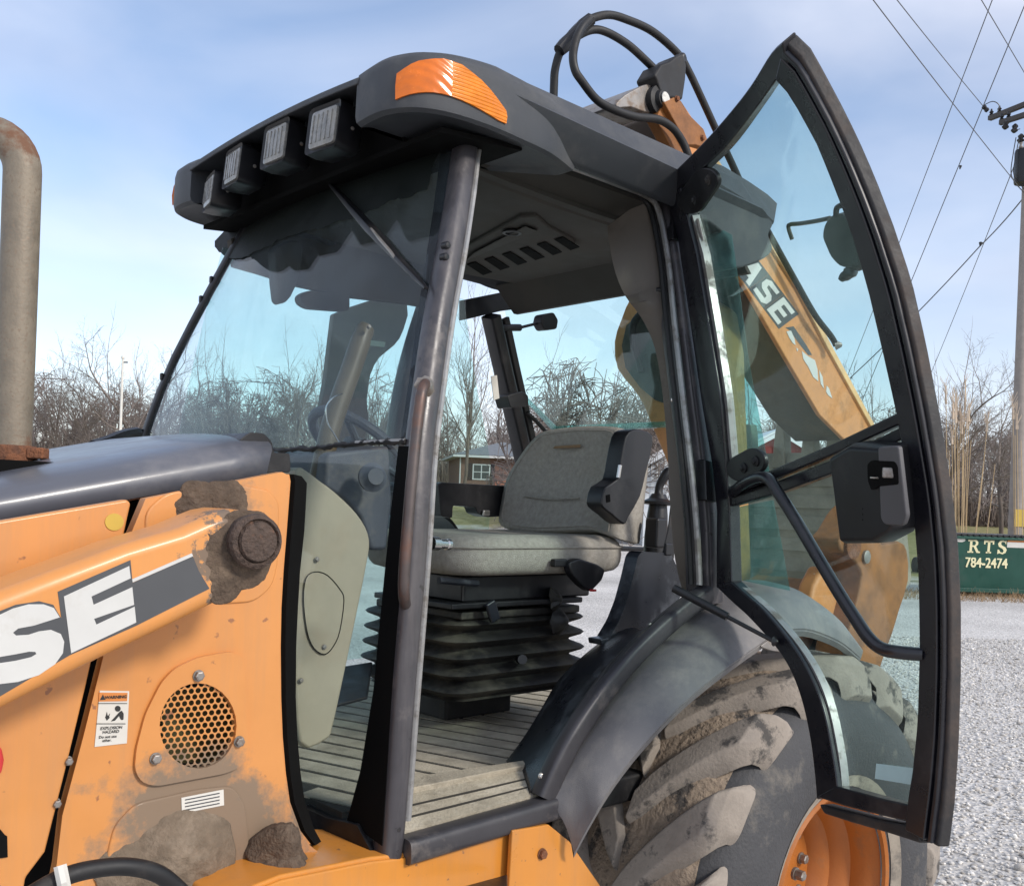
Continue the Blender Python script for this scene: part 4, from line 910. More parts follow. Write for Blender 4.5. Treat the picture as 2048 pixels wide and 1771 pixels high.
back = MB().rings([back_ring(.96, -.11), back_ring(1.0, -.085), back_ring(1.0, -.01), back_ring(.975, .016), back_ring(.9, .02), back_ring(.78, .004), back_ring(.45, -.008), back_ring(.1, -.01)]).build('seat_backrest', m_fabric, BH, angle=70)
sq = back_ring(.9, .0205); MB().tube(sq + [sq[0]], .0022, 6).build('seam', m_fabric, back)
cs_ = [np.array([a, b, 1.656]) for a, b in rrect(1.619, 2.301, 1.954, 2.446, .09)]; MB().tube(cs_ + [cs_[0]], .0028, 6).build('seam', m_fabric, cush)
q = [on_back(x, y) + bn * .013 for x, y in ((1112, 899), (1116, 894), (1168, 891), (1165, 897))]
MB().solid(q, [p + bn * .002 for p in q]).build('seat_label', mat('tan_label', (.22, .13, .06), .7), back, sm=False)
MB().tube([on_back(x, y) + bn * .004 for x, y in [(1050, 992), (1100, 998), (1160, 996)]], .003, 6).build('fabric_crease', m_fabric, back)
ra = smooth([(1252, 873), (1265, 859), (1284, 859), (1306, 870), (1303, 905), (1292, 950), (1281, 993), (1258, 1034), (1249, 1049), (1225, 1030), (1205, 1014), (1203, 999), (1211, 973), (1234, 958), (1242, 920)], 2, closed=True)
arm_l = slab_v(ra, 1.885, 1.945).build('raised_armrest', m_black, BH, bevel=.014, seg=3)
MB().tube([pv(1236, 955, 1.882), pv(1240, 930, 1.882)], .006, 8).build('armrest_rod', m_chrome, arm_l)
slab_v([(1212, 990), (1220, 988), (1221, 1003), (1213, 1005)], 1.884, 1.89).build('armrest_slot', m_gap, arm_l)
rb_ = rounded([(876, 968), (882, 964), (1012, 971), (1010, 1032), (975, 1034), (955, 1026), (952, 1014), (906, 1010), (905, 1036), (882, 1032)], 5, 3)
arm_r = slab_v(rb_, 2.47, 2.53).build('lowered_armrest', m_black, BH, bevel=.008, seg=3)
MB().box(pv(972, 1025, 2.462), (.03, .01, .018)).build('armrest_button', m_chrome, arm_r, bevel=.004)
# suspension: bellows, plates, levers
def bell(z, i_, s=0): return [(a, b, z) for a, b in rrect(1.68 + i_, 2.19 - i_, 2.04 + i_, 2.48 - i_, .06, 4)]
zs = [(1.235 + .225 * k / 40, .012 - .034 * math.sin(math.pi * (5 * k / 40) - .4) ** 2 * (1 if k < 40 else 0) + .012 * (k / 40)) for k in range(41)]
bel = MB().rings([bell(z, i_) for z, i_ in zs]).build('seat_bellows', m_bellows, BH, angle=50)
MB().box((1.95, 2.34, 1.187), (.26, .20, .11)).build('seat_plinth', m_rubber, bel, bevel=.01)
MB().box((1.93, 2.24, 1.468), (.46, .40, .022)).build('slide_plate', m_bellows, bel, bevel=.005)
MB().box((1.90, 2.20, 1.497), (.50, .36, .016)).build('slide_plate', m_black, bel, bevel=.004)
MB().box((1.95, 2.22, 1.54), (.50, .36, .07)).build('seat_pan', m_black, bel, bevel=.006)
MB().box(pv(985, 1222, 2.0) , (.035, .014, .06), (np.array([.9, 0, .4]), VAX, np.array([-.4, 0, .9]))).build('slide_lever', m_innerfender, bel, bevel=.006)
MB().tube([pv(1040, 1318, 2.03), pv(1045, 1318, 1.96)], .013, 12).build('height_knob', m_black, bel)
MB().tube([pv(878, 1160, 2.0), pv(955, 1166, 2.0)], .009, 10).build('weight_lever', m_innerfender, bel)
lump(pv(1115, 1242, 2.02), (.3, -1, .1), .04, .035, seed=51, rough=.2, n=16).build('torn_cover', m_bellows, bel)
lump(pv(1105, 1198, 2.03), (.6, -1, .1), .035, .03, seed=52, rough=.25, n=16).build('torn_cover', m_bellows, bel)
# seat-belt buckle
bb = rounded([(1138, 1124), (1158, 1116), (1196, 1128), (1212, 1138), (1205, 1160), (1182, 1184), (1165, 1172), (1145, 1150)], 5, 2)
sbk = slab_v(bb, 1.915, 1.945).build('belt_buckle', m_black, BH, bevel=.006)
MB().box(pv(1118, 1125, 1.94), (.05, .02, .022)).build('buckle_stalk', m_black, sbk, bevel=.004)
MB().box(pv(1186, 1180, 1.912), (.018, .01, .006)).build('buckle_button', m_red, sbk)
# chrome fitting beside the post
MB().lathe([(.014, 0), (.014, .02), (.010, .022), (.010, .045), (.012, .047), (.012, .055)], pv(862, 1086, 1.60), (.9, .15, -.05), 14).build('chrome_fitting', m_chrome, BH)

# ---- dashboard side, steering column, wheel
cs = smooth([(590, 940), (640, 960), (690, 1000), (725, 1040), (741, 1080), (735, 1130), (715, 1230), (690, 1350), (668, 1450), (655, 1478), (600, 1485), (588, 1300), (586, 1100)], 3, closed=True)
console = slab_v(cs, 1.98, 2.5).build('dash_console', m_console, BH, bevel=.02, seg=3)
ov = smooth([(612, 1156), (630, 1143), (655, 1150), (680, 1178), (688, 1200), (680, 1260), (668, 1290), (650, 1308), (628, 1296), (614, 1262), (607, 1200)], 3, closed=True)
slab_v(ov, 1.976, 1.983).build('access_cover', m_console, console, bevel=.0025)
MB().tube([pv(x, y, 1.976) for x, y in np.vstack([ov, ov[:1]])], .0012, 5).build('cover_gap', m_gap, console)
for (x, y) in ((648, 1293), (602, 1360), (634, 1118)): bolt(pv(x, y, 1.975), (0, -1, 0), .005, .004, m_steel, console, 'screw')
dk = [(655, 905), (780, 890), (786, 1000), (775, 1100), (742, 1100), (722, 1035), (690, 1000), (650, 975)]
dash = slab_v(dk, 2.05, 2.5).build('dashboard', m_dash, BH, bevel=.012)
stc = np.array(pv(742, 955, 1.99)); MB().lathe([(.034, 0), (.036, .012), (.026, .018), (.02, .03), (.012, .03)], stc, (-.2, -1, .1), 20).build('dash_vent', m_dash, dash)
col_top = pv(735, 652, 2.10); col_bot = pv(648, 905, 2.10)
lever = MB().tube(smooth([col_top, pv(725, 672, 2.10), pv(700, 745, 2.10), pv(668, 835, 2.10), pv(650, 905, 2.10), pv(632, 985, 2.12)], 5), .026, 16, scale=[.55] + [.8] * 2 + [.92] * 3 + [1] * 20).build('loader_lever', mat('olive_brown_plastic', (.085, .064, .034), .5, var=.2), BH)
bolt(pv(737, 653, 2.06), (0, -1, 0), .005, .006, m_steel, lever, 'screw')
swc = pv(722, 900, 2.25); an = np.array([.62, 0, .78])
e1 = VAX; e2 = np.cross(an, e1)
swp = [swc + (e1 * math.cos(a) + e2 * math.sin(a)) * .155 for a in np.linspace(0, 2 * math.pi, 49)]
sw = MB().tube(swp, .014, 10).build('steering_wheel', m_dash, BH)
MB().lathe([(.05, -.02), (.055, .0), (.04, .015), (.01, .018)], swc, an, 20).build('wheel_hub', m_dash, sw)
for a in (0, 2.1, 4.2): MB().tube([swc, swc + (e1 * math.cos(a) + e2 * math.sin(a)) * .155], .010, 8).build('wheel_spoke', m_dash, sw)
MB().tube([swc, swc - np.array([.25, 0, .25])], .03, 12).build('steering_column', m_dash, sw)
MB().tube(smooth([pv(x, y, 2.0) for x, y in [(685, 787), (665, 796), (652, 815), (655, 845), (668, 868), (678, 885)]], 4), .0018, 6).build('coiled_wire', m_chrome, lever)
MB().sheet([pv(650, 1340, 2.45), pv(745, 1325, 2.45)], [pv(640, 1420, 2.2), pv(735, 1395, 2.2)], (-.5, -.3, .8), .012).build('pedal', m_rubber, BH, bevel=.004)

# ---- right side of the cab, seen through the openings
rp_px = smooth([(668, 628), (744, 600), (815, 604), (808, 660), (790, 690), (760, 715), (742, 750), (735, 800), (731, 880), (640, 885), (652, 760)], 2, closed=False)
slab_v(rp_px, 2.93, 2.96).build('right_post_trim', m_trim, BH, bevel=.006)
slab_v([(462, 478), (560, 425), (900, 400), (900, 622), (815, 607), (700, 594), (600, 572), (520, 546), (470, 532)], 2.80, 2.83).build('right_header', m_lining, BH, bevel=.004)
slab_v(rounded([(600, 590), (618, 580), (700, 588), (700, 622), (620, 616), (603, 606)], 9, 3), 2.80, 2.84).build('sun_visor', m_lining, BH, bevel=.006)
slab_v(smooth([(552, 520), (556, 490), (600, 480), (606, 520), (592, 575), (575, 602), (558, 600)], 2, closed=True), 2.55, 2.60).build('ceiling_handle', m_lining, BH, bevel=.01)
slab_v([(740, 680), (771, 684), (769, 694), (738, 690)], 2.925, 2.93).build('post_sticker', m_label, BH, sm=False)
rc = [pv(982, 632, 2.86), pv(1005, 735, 2.90), pv(1030, 840, 2.94), pv(1052, 940, 2.96), pv(1075, 1040, 2.97)]
rpost = MB().sweep(smooth(rc, 3), rprof(.075, .05, .25), up=(1, 0, 0)).build('right_rear_post', m_black, BH)
MB().sweep([p + RT0 * .055 + FW * .03 for p in smooth(rc, 3)], rprof(.02, .03), up=(1, 0, 0)).build('post_seal', m_rubber, rpost)
slab_v([(982, 752), (994, 750), (999, 796), (988, 800)], 2.84, 2.843).build('post_sticker', m_label, rpost, sm=False)
MB().tube([pv(1002, 655, 2.85), pv(1040, 655, 2.85)], .014, 10).build('window_latch', m_black, rpost)
MB().tube([pv(1040, 655, 2.85), pv(1085, 644, 2.85)], .006, 8).build('window_latch', m_black, rpost)
lt = rounded([(1086, 628), (1108, 624), (1117, 640), (1114, 658), (1090, 660), (1082, 645)], 4, 2); slab_v(lt, 2.82, 2.87).build('window_latch', m_black, rpost, bevel=.004)
lt = rounded([(1015, 790), (1045, 782), (1057, 790), (1058, 812), (1022, 816)], 4, 2); slab_v(lt, 2.80, 2.88).build('window_catch', m_black, rpost, bevel=.004)
MB().sheet([pv(x, y, 2.9) for x, y in [(925, 640), (1000, 622), (1120, 606), (1250, 580)]], [pv(x, y, 2.9) for x, y in [(925, 600), (1000, 585), (1120, 570), (1250, 545)]], VAX, .04).build('rear_header', m_black, BH)
MB().tube(smooth([pv(1055, 825, 2.9), pv(1080, 850, 2.9), pv(1105, 880, 2.9)], 3), .008, 8).build('rear_window_edge', m_rubber, BH)
MB().sheet([pu(1040, 790, 2.85), pu(1110, 866, 2.85), pu(1345, 854, 2.85)], [pu(1035, 775, 2.85), pu(1112, 852, 2.85), pu(1345, 842, 2.85)], UAX, .006).build('rear_glass_edge', m_quarter, BH)
rwin = MB().solid([pu(x, y, 2.84) for x, y in ((1005, 600), (1345, 545), (1345, 850), (1110, 860), (1050, 800))], [pu(x, y, 2.84) + UAX * .005 for x, y in ((1005, 600), (1345, 545), (1345, 850), (1110, 860), (1050, 800))]).build('rear_window', m_rearglass, BH, sm=False)
zq = np.linspace(1.2, 2.52, 9)
MB().sheet([np.array([1.30 + .10 * max(0, z - 1.9), 2 * CEN - vs(z), z]) for z in zq], [np.array([2.62 - .5 * max(0, z - 1.9), 2 * CEN - vs(z), z]) for z in zq], VAX, .005, 3).build('right_window', m_rearglass, BH)
MB().tube([pv(1080, 1090, 2.95), pv(1330, 1100, 2.95)], .012, 8).build('right_door_rail', m_black, BH)
rf = smooth([pv(855, 1075, 2.6), pv(862, 1030, 2.6), pv(885, 1030, 2.6), pv(905, 1045, 2.6), pv(925, 1075, 2.6)], 4)
MB().sheet(rf, rf + np.array([.0, .25, -.02]), ZAX, .014, 2).build('right_inner_fender', m_innerfender, BH, angle=60)

# ---- left quarter window standing ajar behind the door post
ql = smooth([(1380, 425), (1400, 560), (1425, 720), (1448, 880), (1462, 985)], 3); qr = smooth([(1462, 470), (1475, 560), (1496, 720), (1520, 850), (1540, 960)], 3)
MB().sheet([ps(x, y, .02) for x, y in ql], [ps(x, y, -.10) for x, y in qr], (.35, -.9, 0), .006, 5).build('quarter_window', m_quarter, BH)
ql = [(1472, 1015), (1474, 1080), (1476, 1158)]; qr = [(1545, 1000), (1560, 1080), (1578, 1180)]
MB().sheet([ps(x, y, .02) for x, y in ql], [ps(x, y, -.10) for x, y in qr], (.35, -.9, 0), .006, 3).build('quarter_window', m_quarter, BH)

# ---- open door
HPx = [(1338, 361), (1367, 481), (1390, 640), (1413, 800), (1435, 931), (1444, 1019), (1444, 1175)]
HP = np.array([ps(x, y, -.03) for x, y in HPx])[::-1]
HP = np.vstack([[HP[0] + np.array([.03, .02, -.55])], HP, [HP[-1] + (HP[-1] - HP[-2]) * .6]])
FPx = smooth([(1578, 72), (1623, 123), (1667, 204), (1704, 277), (1740, 358), (1777, 454), (1814, 564), (1843, 690), (1872, 840), (1893, 970), (1907, 1090), (1913, 1210), (1913, 1350), (1908, 1500), (1900, 1610), (1889, 1695)], 2)
FP = np.array([pd(x, y, 1.87) for x, y in FPx])[::-1]
FP = np.vstack([[FP[0] + (FP[0] - FP[1]) * 4], FP, [FP[-1] + (FP[-1] - FP[-2]) * 4]])
def Hz(z): return np.array([np.interp(z, HP[:, 2], HP[:, 0]), np.interp(z, HP[:, 2], HP[:, 1]), z])
def Fz(z): return np.array([np.interp(z, FP[:, 2], FP[:, 0]), np.interp(z, FP[:, 2], FP[:, 1]), z])
def Sd(s, z): return Hz(z) * (1 - s) + Fz(z) * s
def dn(s, z):
    a = Sd(s + .01, z) - Sd(s - .01, z); b = Sd(s, z + .01) - Sd(s, z - .01); n = np.cross(a, b); n /= np.linalg.norm(n)
    return n if n @ (O - Sd(s, z)) > 0 else -n
def dpx(x, y, off=0.):
    """point of the curved door on a sight line, set off along the door's normal"""
    s, z = .5, 1.8; T = np.array([x, y], float)
    for _ in range(25):
        n = dn(s, z) * off if off else 0
        f0 = proj(Sd(s, z) + n) - T
        if abs(f0).max() < .05: break
        e = 1e-3; J = np.stack([(proj(Sd(s + e, z) + n) - T - f0) / e, (proj(Sd(s, z + e) + n) - T - f0) / e], 1)
        try: st_ = np.linalg.solve(J, -f0)
        except Exception: break
        s += float(np.clip(st_[0], -.3, .3)); z += float(np.clip(st_[1], -.3, .3)); z = min(max(z, .9), 2.9)
    return Sd(s, z) + (dn(s, z) * off if off else 0), dn(s, z)
def dstrip(name, outer, inner, th, off, m, parent, n=24, nc=2, sm_=False, **k):
    a, b = resample(smooth(outer, 4) if sm_ else outer, n), resample(smooth(inner, 4) if sm_ else inner, n)
    Aq = [dpx(*q, off) for q in a]; Bq = [dpx(*q, off) for q in b]
    nr = [(p[1] + q[1]) / 2 for p, q in zip(Aq, Bq)]
    return MB().sheet([p[0] for p in Aq], [p[0] for p in Bq], lambda i: nr[i], th, nc).build(name, m, parent, **k)
hs_o = [(1338, 361), (1352, 420), (1367, 481), (1390, 640), (1413, 800), (1435, 931), (1444, 1019), (1443, 1100), (1443, 1176)]
hs_i = [(1371, 372), (1383, 423), (1404, 508), (1428, 650), (1452, 800), (1463, 931), (1470, 1019), (1472, 1100), (1474, 1164)]
door = dstrip('door', hs_o, hs_i, .034, 0, m_doorframe, BH, n=28, bevel=.004)
FT = [(1580, 74), (1602, 88), (1623, 123), (1667, 204), (1704, 277), (1740, 358), (1777, 454), (1814, 564), (1843, 690), (1872, 840), (1893, 970), (1907, 1090), (1913, 1210), (1913, 1350), (1908, 1500), (1900, 1610), (1889, 1694)]
FI = [(1562, 150), (1570, 151), (1612, 219), (1649, 288), (1685, 380), (1715, 461), (1748, 575), (1777, 700), (1803, 817), (1821, 914), (1838, 1010), (1849, 1151), (1851, 1296), (1847, 1442), (1837, 1540), (1826, 1608), (1822, 1660)]
def mixpx(a, b, t): a, b = resample(a, 40), resample(b, 40); return a + (b - a) * t
dstrip('latch_stile', mixpx(FT, FI, .42), FI, .034, .004, m_doorframe, door, n=40, bevel=.004)
dstrip('stile_groove', mixpx(FT, FI, .30), mixpx(FT, FI, .44), .026, -.004, m_gap, door, n=40)
dstrip('door_seal', mixpx(FT, FI, .20), mixpx(FT, FI, .34), .034, .002, m_doorframe, door, n=40, bevel=.004)
dstrip('door_seal', mixpx(FT, FI, .0), mixpx(FT, FI, .22), .03, -.006, m_doorstrip, door, n=40, bevel=.006)
dstrip('top_rail', smooth([(1338, 363), (1428, 270), (1505, 175), (1553, 98), (1578, 73)], 5), smooth([(1371, 374), (1454, 300), (1520, 215), (1560, 158), (1590, 118)], 5), .036, .0, m_doorframe, door, n=24, bevel=.004)
dstrip('curved_stile', smooth([(1442, 1172), (1478, 1206), (1513, 1238), (1576, 1311), (1610, 1384), (1630, 1467), (1640, 1540), (1645, 1598)], 4), smooth([(1474, 1162), (1505, 1190), (1537, 1218), (1591, 1282), (1630, 1345), (1659, 1418), (1679, 1515), (1688, 1578)], 4), .034, .0, m_doorframe, door, n=30, bevel=.004)
dstrip('glass_edge_strip', smooth([(1474, 1164), (1505, 1190), (1537, 1218), (1591, 1282), (1628, 1345), (1656, 1418), (1676, 1515), (1684, 1574)], 4), smooth([(1484, 1168), (1515, 1194), (1546, 1222), (1601, 1286), (1640, 1348), (1667, 1420), (1686, 1515), (1692, 1574)], 4), .02, -.006, m_lip, door, n=30)
dstrip('glass_edge_strip', [(1380, 430), (1404, 508), (1428, 650), (1452, 800), (1464, 931)], [(1392, 430), (1414, 508), (1438, 650), (1461, 800), (1472, 931)], .02, -.006, m_lip, door, n=20)
dstrip('bottom_rail', [(1644, 1592), (1700, 1610), (1770, 1628), (1850, 1648)], [(1684, 1570), (1730, 1582), (1780, 1596), (1832, 1608)], .036, .0, m_doorframe, door, n=12, bevel=.004)
dstrip('bottom_seal', [(1652, 1606), (1700, 1618), (1770, 1636), (1855, 1652)], [(1664, 1626), (1720, 1644), (1790, 1664), (1858, 1686)], .045, -.008, m_doorstrip, door, n=12, bevel=.006)
dstrip('mid_rail', [(1466, 972), (1540, 944), (1680, 884), (1810, 822)], [(1466, 990), (1540, 964), (1680, 906), (1812, 846)], .034, .004, m_doorframe, door, n=16, bevel=.004)
dstrip('mid_rail', [(1468, 986), (1560, 962), (1690, 912), (1812, 852)], [(1470, 1012), (1570, 984), (1698, 937), (1816, 876)], .030, -.004, m_doorframe, door, n=16, bevel=.004)
# panes
def pane(name, l, r, off=-.010, n=20, nc=8):
    a, b = resample(l, n), resample(r, n); rows = []
    for p, q in zip(a, b):
        row = [dpx(*(p + (q - p) * t), off) for t in np.linspace(0, 1, nc)]
        rows.append([x[0] for x in row] + [x[0] - x[1] * .005 for x in row[::-1]])
    return MB().rings(rows).build(name, m_glass, door, angle=60)
pane('upper_glass', [(1560, 140), (1450, 302), (1375, 380), (1404, 508), (1428, 650), (1452, 800), (1462, 931), (1466, 985)], [(1575, 158), (1590, 175), (1612, 222), (1649, 290), (1685, 382), (1715, 463), (1748, 577), (1777, 702), (1806, 836)], n=26)
pane('lower_glass', [(1466, 985), (1470, 1100), (1474, 1162), (1505, 1190), (1537, 1218), (1591, 1282), (1630, 1345), (1659, 1418), (1679, 1515), (1688, 1582)], [(1812, 850), (1838, 1010), (1849, 1151), (1851, 1296), (1847, 1442), (1837, 1540), (1826, 1612)], n=26)
# hinges
for (x0, y0, x1, y1) in ((1344, 404, 1372, 482), (1410, 918, 1432, 1004)):
    A_ = [ps(x, y, -.022) for x, y in ((x0, y0), (x1, y0 + 6), (x1 + 3, y1), (x0 + 3, y1 - 4))]
    MB().solid(A_, [p + VAX * .035 for p in A_]).build('hinge', m_black, door, bevel=.003)
def oval(x0, y0, x1, y1, hw, n=14):
    d = np.array([x1 - x0, y1 - y0], float); d /= np.linalg.norm(d); e = np.array([-d[1], d[0]]); o = []
    for k in range(n): a = math.pi / 2 + math.pi * k / (n - 1); o.append(np.array([x0, y0]) + (d * math.cos(a) + e * math.sin(a)) * hw)
    for k in range(n): a = -math.pi / 2 + math.pi * k / (n - 1); o.append(np.array([x1, y1]) + (d * math.cos(a) + e * math.sin(a)) * hw)
    return o
for (a, b, c, d_, hw) in ((1390, 400, 1418, 360, 27), (1488, 935, 1512, 922, 27)):
    q = [dpx(x, y, .004) for x, y in oval(a, b, c, d_, hw)]
    hp_ = MB().solid([p[0] for p in q], [p[0] + p[1] * .014 for p in q]).build('hinge_plate', m_black, door, bevel=.004)
    for (x, y) in ((a, b), (c, d_)):
        p, n_ = dpx(x, y, .018); MB().lathe([(.013, 0), (.013, .004), (.007, .006), (.006, .010), (.001, .011)], p, n_, 14).build('hinge_stud', m_rubber, hp_)
# grab bar
gb = smooth([dpx(1466, 985, .01)[0], dpx(1480, 972, .035)[0], dpx(1510, 956, .05)[0], dpx(1535, 956, .055)[0], dpx(1556, 985, .055)[0], dpx(1588, 1034, .055)[0], dpx(1632, 1108, .055)[0], dpx(1676, 1182, .055)[0], dpx(1715, 1243, .055)[0], dpx(1740, 1278, .055)[0], dpx(1765, 1297, .05)[0], dpx(1800, 1304, .04)[0], dpx(1846, 1308, .015)[0]], 4)
MB().tube(gb, .0135, 14).build('grab_bar', m_doorframe, door)
# latch box
lb_f = [(1700, 905), (1745, 880), (1822, 884), (1838, 1050), (1830, 1062), (1792, 1082), (1722, 1084)]
q0 = [dpx(x, y, .012) for x, y in lb_f]; cl_ = np.mean([p[0] for p in q0], 0)
lat = MB().rings([[p[0] for p in q0], [p[0] + p[1] * .045 for p in q0], [cl_ + (p[0] - cl_) * .93 + p[1] * .062 for p in q0]]).build('latch_box', m_black, door, bevel=.006, seg=3)
fc = rounded([(1765, 892), (1806, 890), (1822, 1030), (1815, 1050), (1778, 1048), (1770, 1035)], 6, 3)
q = [dpx(x, y, .068) for x, y in fc]; MB().solid([p[0] for p in q], [p[0] + p[1] * .012 for p in q]).build('latch_face', mat('grey_latch_plastic', (.075, .073, .078), .5, var=.15), lat, bevel=.004)
fo = rounded([(1737, 928), (1745, 920), (1792, 922), (1798, 932), (1800, 968), (1760, 972), (1745, 980), (1738, 960)], 4, 2)
q = [dpx(x, y, .078) for x, y in fo]; MB().solid([p[0] for p in q], [p[0] + p[1] * .003 for p in q]).build('latch_opening', m_gap, lat)
p, n_ = dpx(1780, 945, .084); MB().box(p, (.03, .006, .02), (RT0, FW, ZAX)).build('latch_lever', m_steel, lat, bevel=.003)
p, n_ = dpx(1752, 955, .084); MB().box(p, (.022, .004, .003), (RT0, FW, ZAX)).build('latch_pin', m_chrome, lat)
for k in range(3):
    p, n_ = dpx(1738, 1012 + 11 * k, .062); MB().box(p, (.03, .008, .004), (RT0 * .93 + ZAX * .35, FW, ZAX)).build('latch_vent', m_gap, lat)
# outside handle
oh = rounded([(1658, 432), (1680, 426), (1700, 445), (1722, 500), (1730, 530), (1700, 538), (1678, 534), (1660, 515), (1643, 475), (1646, 452)], 8, 2)
q = [dpx(x, y, -.02) for x, y in oh]; hd = MB().solid([p[0] for p in q], [p[0] - p[1] * .05 for p in q]).build('outside_handle', m_black, door, bevel=.006)
MB().tube(smooth([dpx(1660, 436, -.03)[0], dpx(1632, 442, -.03)[0], dpx(1600, 447, -.03)[0], dpx(1580, 449, -.03)[0], dpx(1577, 456, -.03)[0], dpx(1584, 478, -.03)[0]], 4), .0048, 8).build('handle_rod', m_black, hd)
MB().tube(smooth([dpx(1672, 432, -.02)[0], dpx(1674, 416, -.02)[0], dpx(1686, 410, -.02)[0], dpx(1700, 412, -.02)[0]], 4), .006, 8).build('handle_loop', m_black, hd)
for (x, y, r_) in ((1700, 545, .016), (1690, 552, .013), (1718, 528, .015)):
    lump(dpx(x, y, -.03)[0], (-.5, -.6, -.4), r_, r_, seed=int(x), n=14, rough=.15).build('lock_part', m_black, hd)
# glass stickers
q = [dpx(x, y, -.006)[0] for x, y in ((1753, 1526), (1832, 1536), (1828, 1569), (1750, 1556))]
MB().solid(q, [p - UAX * .001 for p in q]).build('glass_sticker', mat('pale_teal_sticker', (.42, .60, .62), .5), door, sm=False)
q = [dpx(x, y, -.006)[0] for x, y in ((1390, 438), (1398, 437), (1408, 480), (1398, 482))]
MB().solid(q, [p - UAX * .001 for p in q]).build('glass_sticker', m_label, door, sm=False)
# gas strut
s0, s1 = ps(1348, 1176, -.01), dpx(1548, 1282, .03)[0]; sm1 = s0 + (s1 - s0) * .55
gs = MB().tube([s0, sm1], .0105, 12).build('gas_strut', m_black, BH)
MB().tube([sm1, s1], .0052, 10).build('strut_rod', m_black, gs)
lump(s1, (0, -1, 0), .012, .012, n=12, rough=.02).build('strut_ball', m_black, gs)

# ---- backhoe: boom, dipper, bucket, stabiliser, hoses
bm_px = smooth([(1300, 560), (1262, 590), (1240, 640), (1227, 683), (1233, 737), (1262, 775), (1284, 807), (1303, 854), (1315, 882), (1344, 955), (1360, 1010), (1366, 1120), (1370, 1240), (1425, 1240), (1424, 1010), (1418, 800), (1400, 600)], 2, closed=True)
boom = slab_u(bm_px, 2.98, 3.22).build('boom', m_worn, BH, bevel=.012)
bmi = [(1252, 650), (1243, 690), (1250, 735), (1280, 775), (1310, 800), (1340, 810), (1340, 640), (1300, 610)]
slab_u(bmi, 2.972, 2.985).build('boom_web', mat('dark_greasy_steel', (.05, .048, .042), .6, var=.4, vscale=12, dirt=(.15, .12, .08), damt=.5), boom, bevel=.003)
MB().tube(smooth([pu(x, y, 2.95) for x, y in [(1283, 625), (1266, 650), (1268, 690), (1280, 730), (1282, 745)]], 4), .014, 10).build('boom_hose', m_rubber, boom)
DV = 2.13
dp_px = [(1322, 228), (1345, 196), (1362, 200), (1395, 250), (1470, 372), (1545, 480), (1600, 572), (1660, 688), (1745, 838), (1750, 862), (1690, 880), (1640, 830), (1575, 720), (1500, 590), (1400, 420), (1330, 300)]
dip = slab_v(dp_px, DV, DV + .02).build('dipper', m_worn, BH, bevel=.006)
slab_v([(1400, 262), (1472, 372), (1548, 480), (1603, 572), (1663, 688), (1752, 852), (1748, 862), (1655, 694), (1596, 580), (1540, 490), (1465, 382), (1392, 270)], DV - .012, DV + .28).build('dipper_flange', mat('pale_flange_orange', (.72, .44, .2), .5, var=.2, vscale=12), dip, bevel=.004)  # flange in a paler orange than the dipper side
m_dipper_shade = mat('shaded_brown_steel', (.085, .06, .042), .85, var=.35, vscale=8, dirt=(.13, .095, .065), damt=.6, dscale=6, dthr=.5)  # dark brown paints the shade of the underside into the dipper body
A_ = [pv(x, y, DV + .021) for x, y in dp_px]; MB().solid(A_, [p + VAX * .24 for p in A_]).build('dipper_body', m_dipper_shade, dip, bevel=.006)
# letters along the dipper
dx_ = np.array((.60, .80)); dy_ = np.array((.80, -.60)); dA = np.array((1563., 623.)) - dx_ * 150
def dip_letter(pts, at, sc_, m=m_white, nm='dipper_letter', k=1):
    q = [dA + dx_ * (at + (x - .5) * sc_) + dy_ * ((y - .5) * sc_) for x, y in pts]
    return slab_v(q, DV - .0010 * k, DV + .001).build(nm, m, dip, sm=False)
Ltr = {'A': [(0, 0), (.35, 1), (.65, 1), (1, 0), (.72, 0), (.66, .22), (.34, .22), (.28, 0)],
       'E': [(0, 0), (0, 1), (.9, 1), (.9, .8), (.3, .8), (.3, .62), (.8, .62), (.8, .42), (.3, .42), (.3, .2), (.9, .2), (.9, 0)],
       'S': [(.05, .05), (.75, 0), (.98, .15), (.98, .42), (.8, .58), (.35, .64), (.32, .78), (.9, .8), (.9, .98), (.25, 1), (.03, .86), (.03, .58), (.22, .44), (.68, .38), (.7, .24), (.05, .24)],
       'C': [(.95, .05), (.25, 0), (0, .2), (0, .8), (.25, 1), (.95, .97), (.95, .72), (.35, .75), (.3, .65), (.3, .35), (.35, .27), (.95, .3)]}
for i, ch in enumerate('CASE'):
    dip_letter([(-.09, -.09), (1.09, -.09), (1.09, 1.09), (-.09, 1.09)], i * 50, 42, m_decalgrey, 'letter_backing', 1)  # dark grey decal square printed behind each letter
    dip_letter(Ltr[ch], i * 50, 42, m_white, 'dipper_letter', 2)
zq2 = lambda pts: [(1540 + x * .2555, 600 + y * .2555) for x, y in pts]
slab_v(zq2([(120, 215), (185, 205), (230, 270), (285, 352), (330, 430), (300, 430), (258, 378), (200, 300), (160, 240)]), DV - .0008, DV + .001).build('worn_decal', m_decalgrey, dip, sm=False)
for pts in ([(130, 245), (165, 238), (192, 300), (200, 352), (178, 335), (150, 290)], [(250, 398), (300, 440), (352, 470), (372, 540), (378, 635), (338, 600), (300, 520), (262, 462)],
            [(384, 545), (412, 600), (422, 692), (398, 655)], [(445, 668), (462, 690), (488, 768), (455, 742), (440, 715)], [(205, 372), (222, 385), (214, 402)]):
    slab_v(zq2(pts), DV - .0018, DV + .001).build('worn_decal', m_white, dip, sm=False)
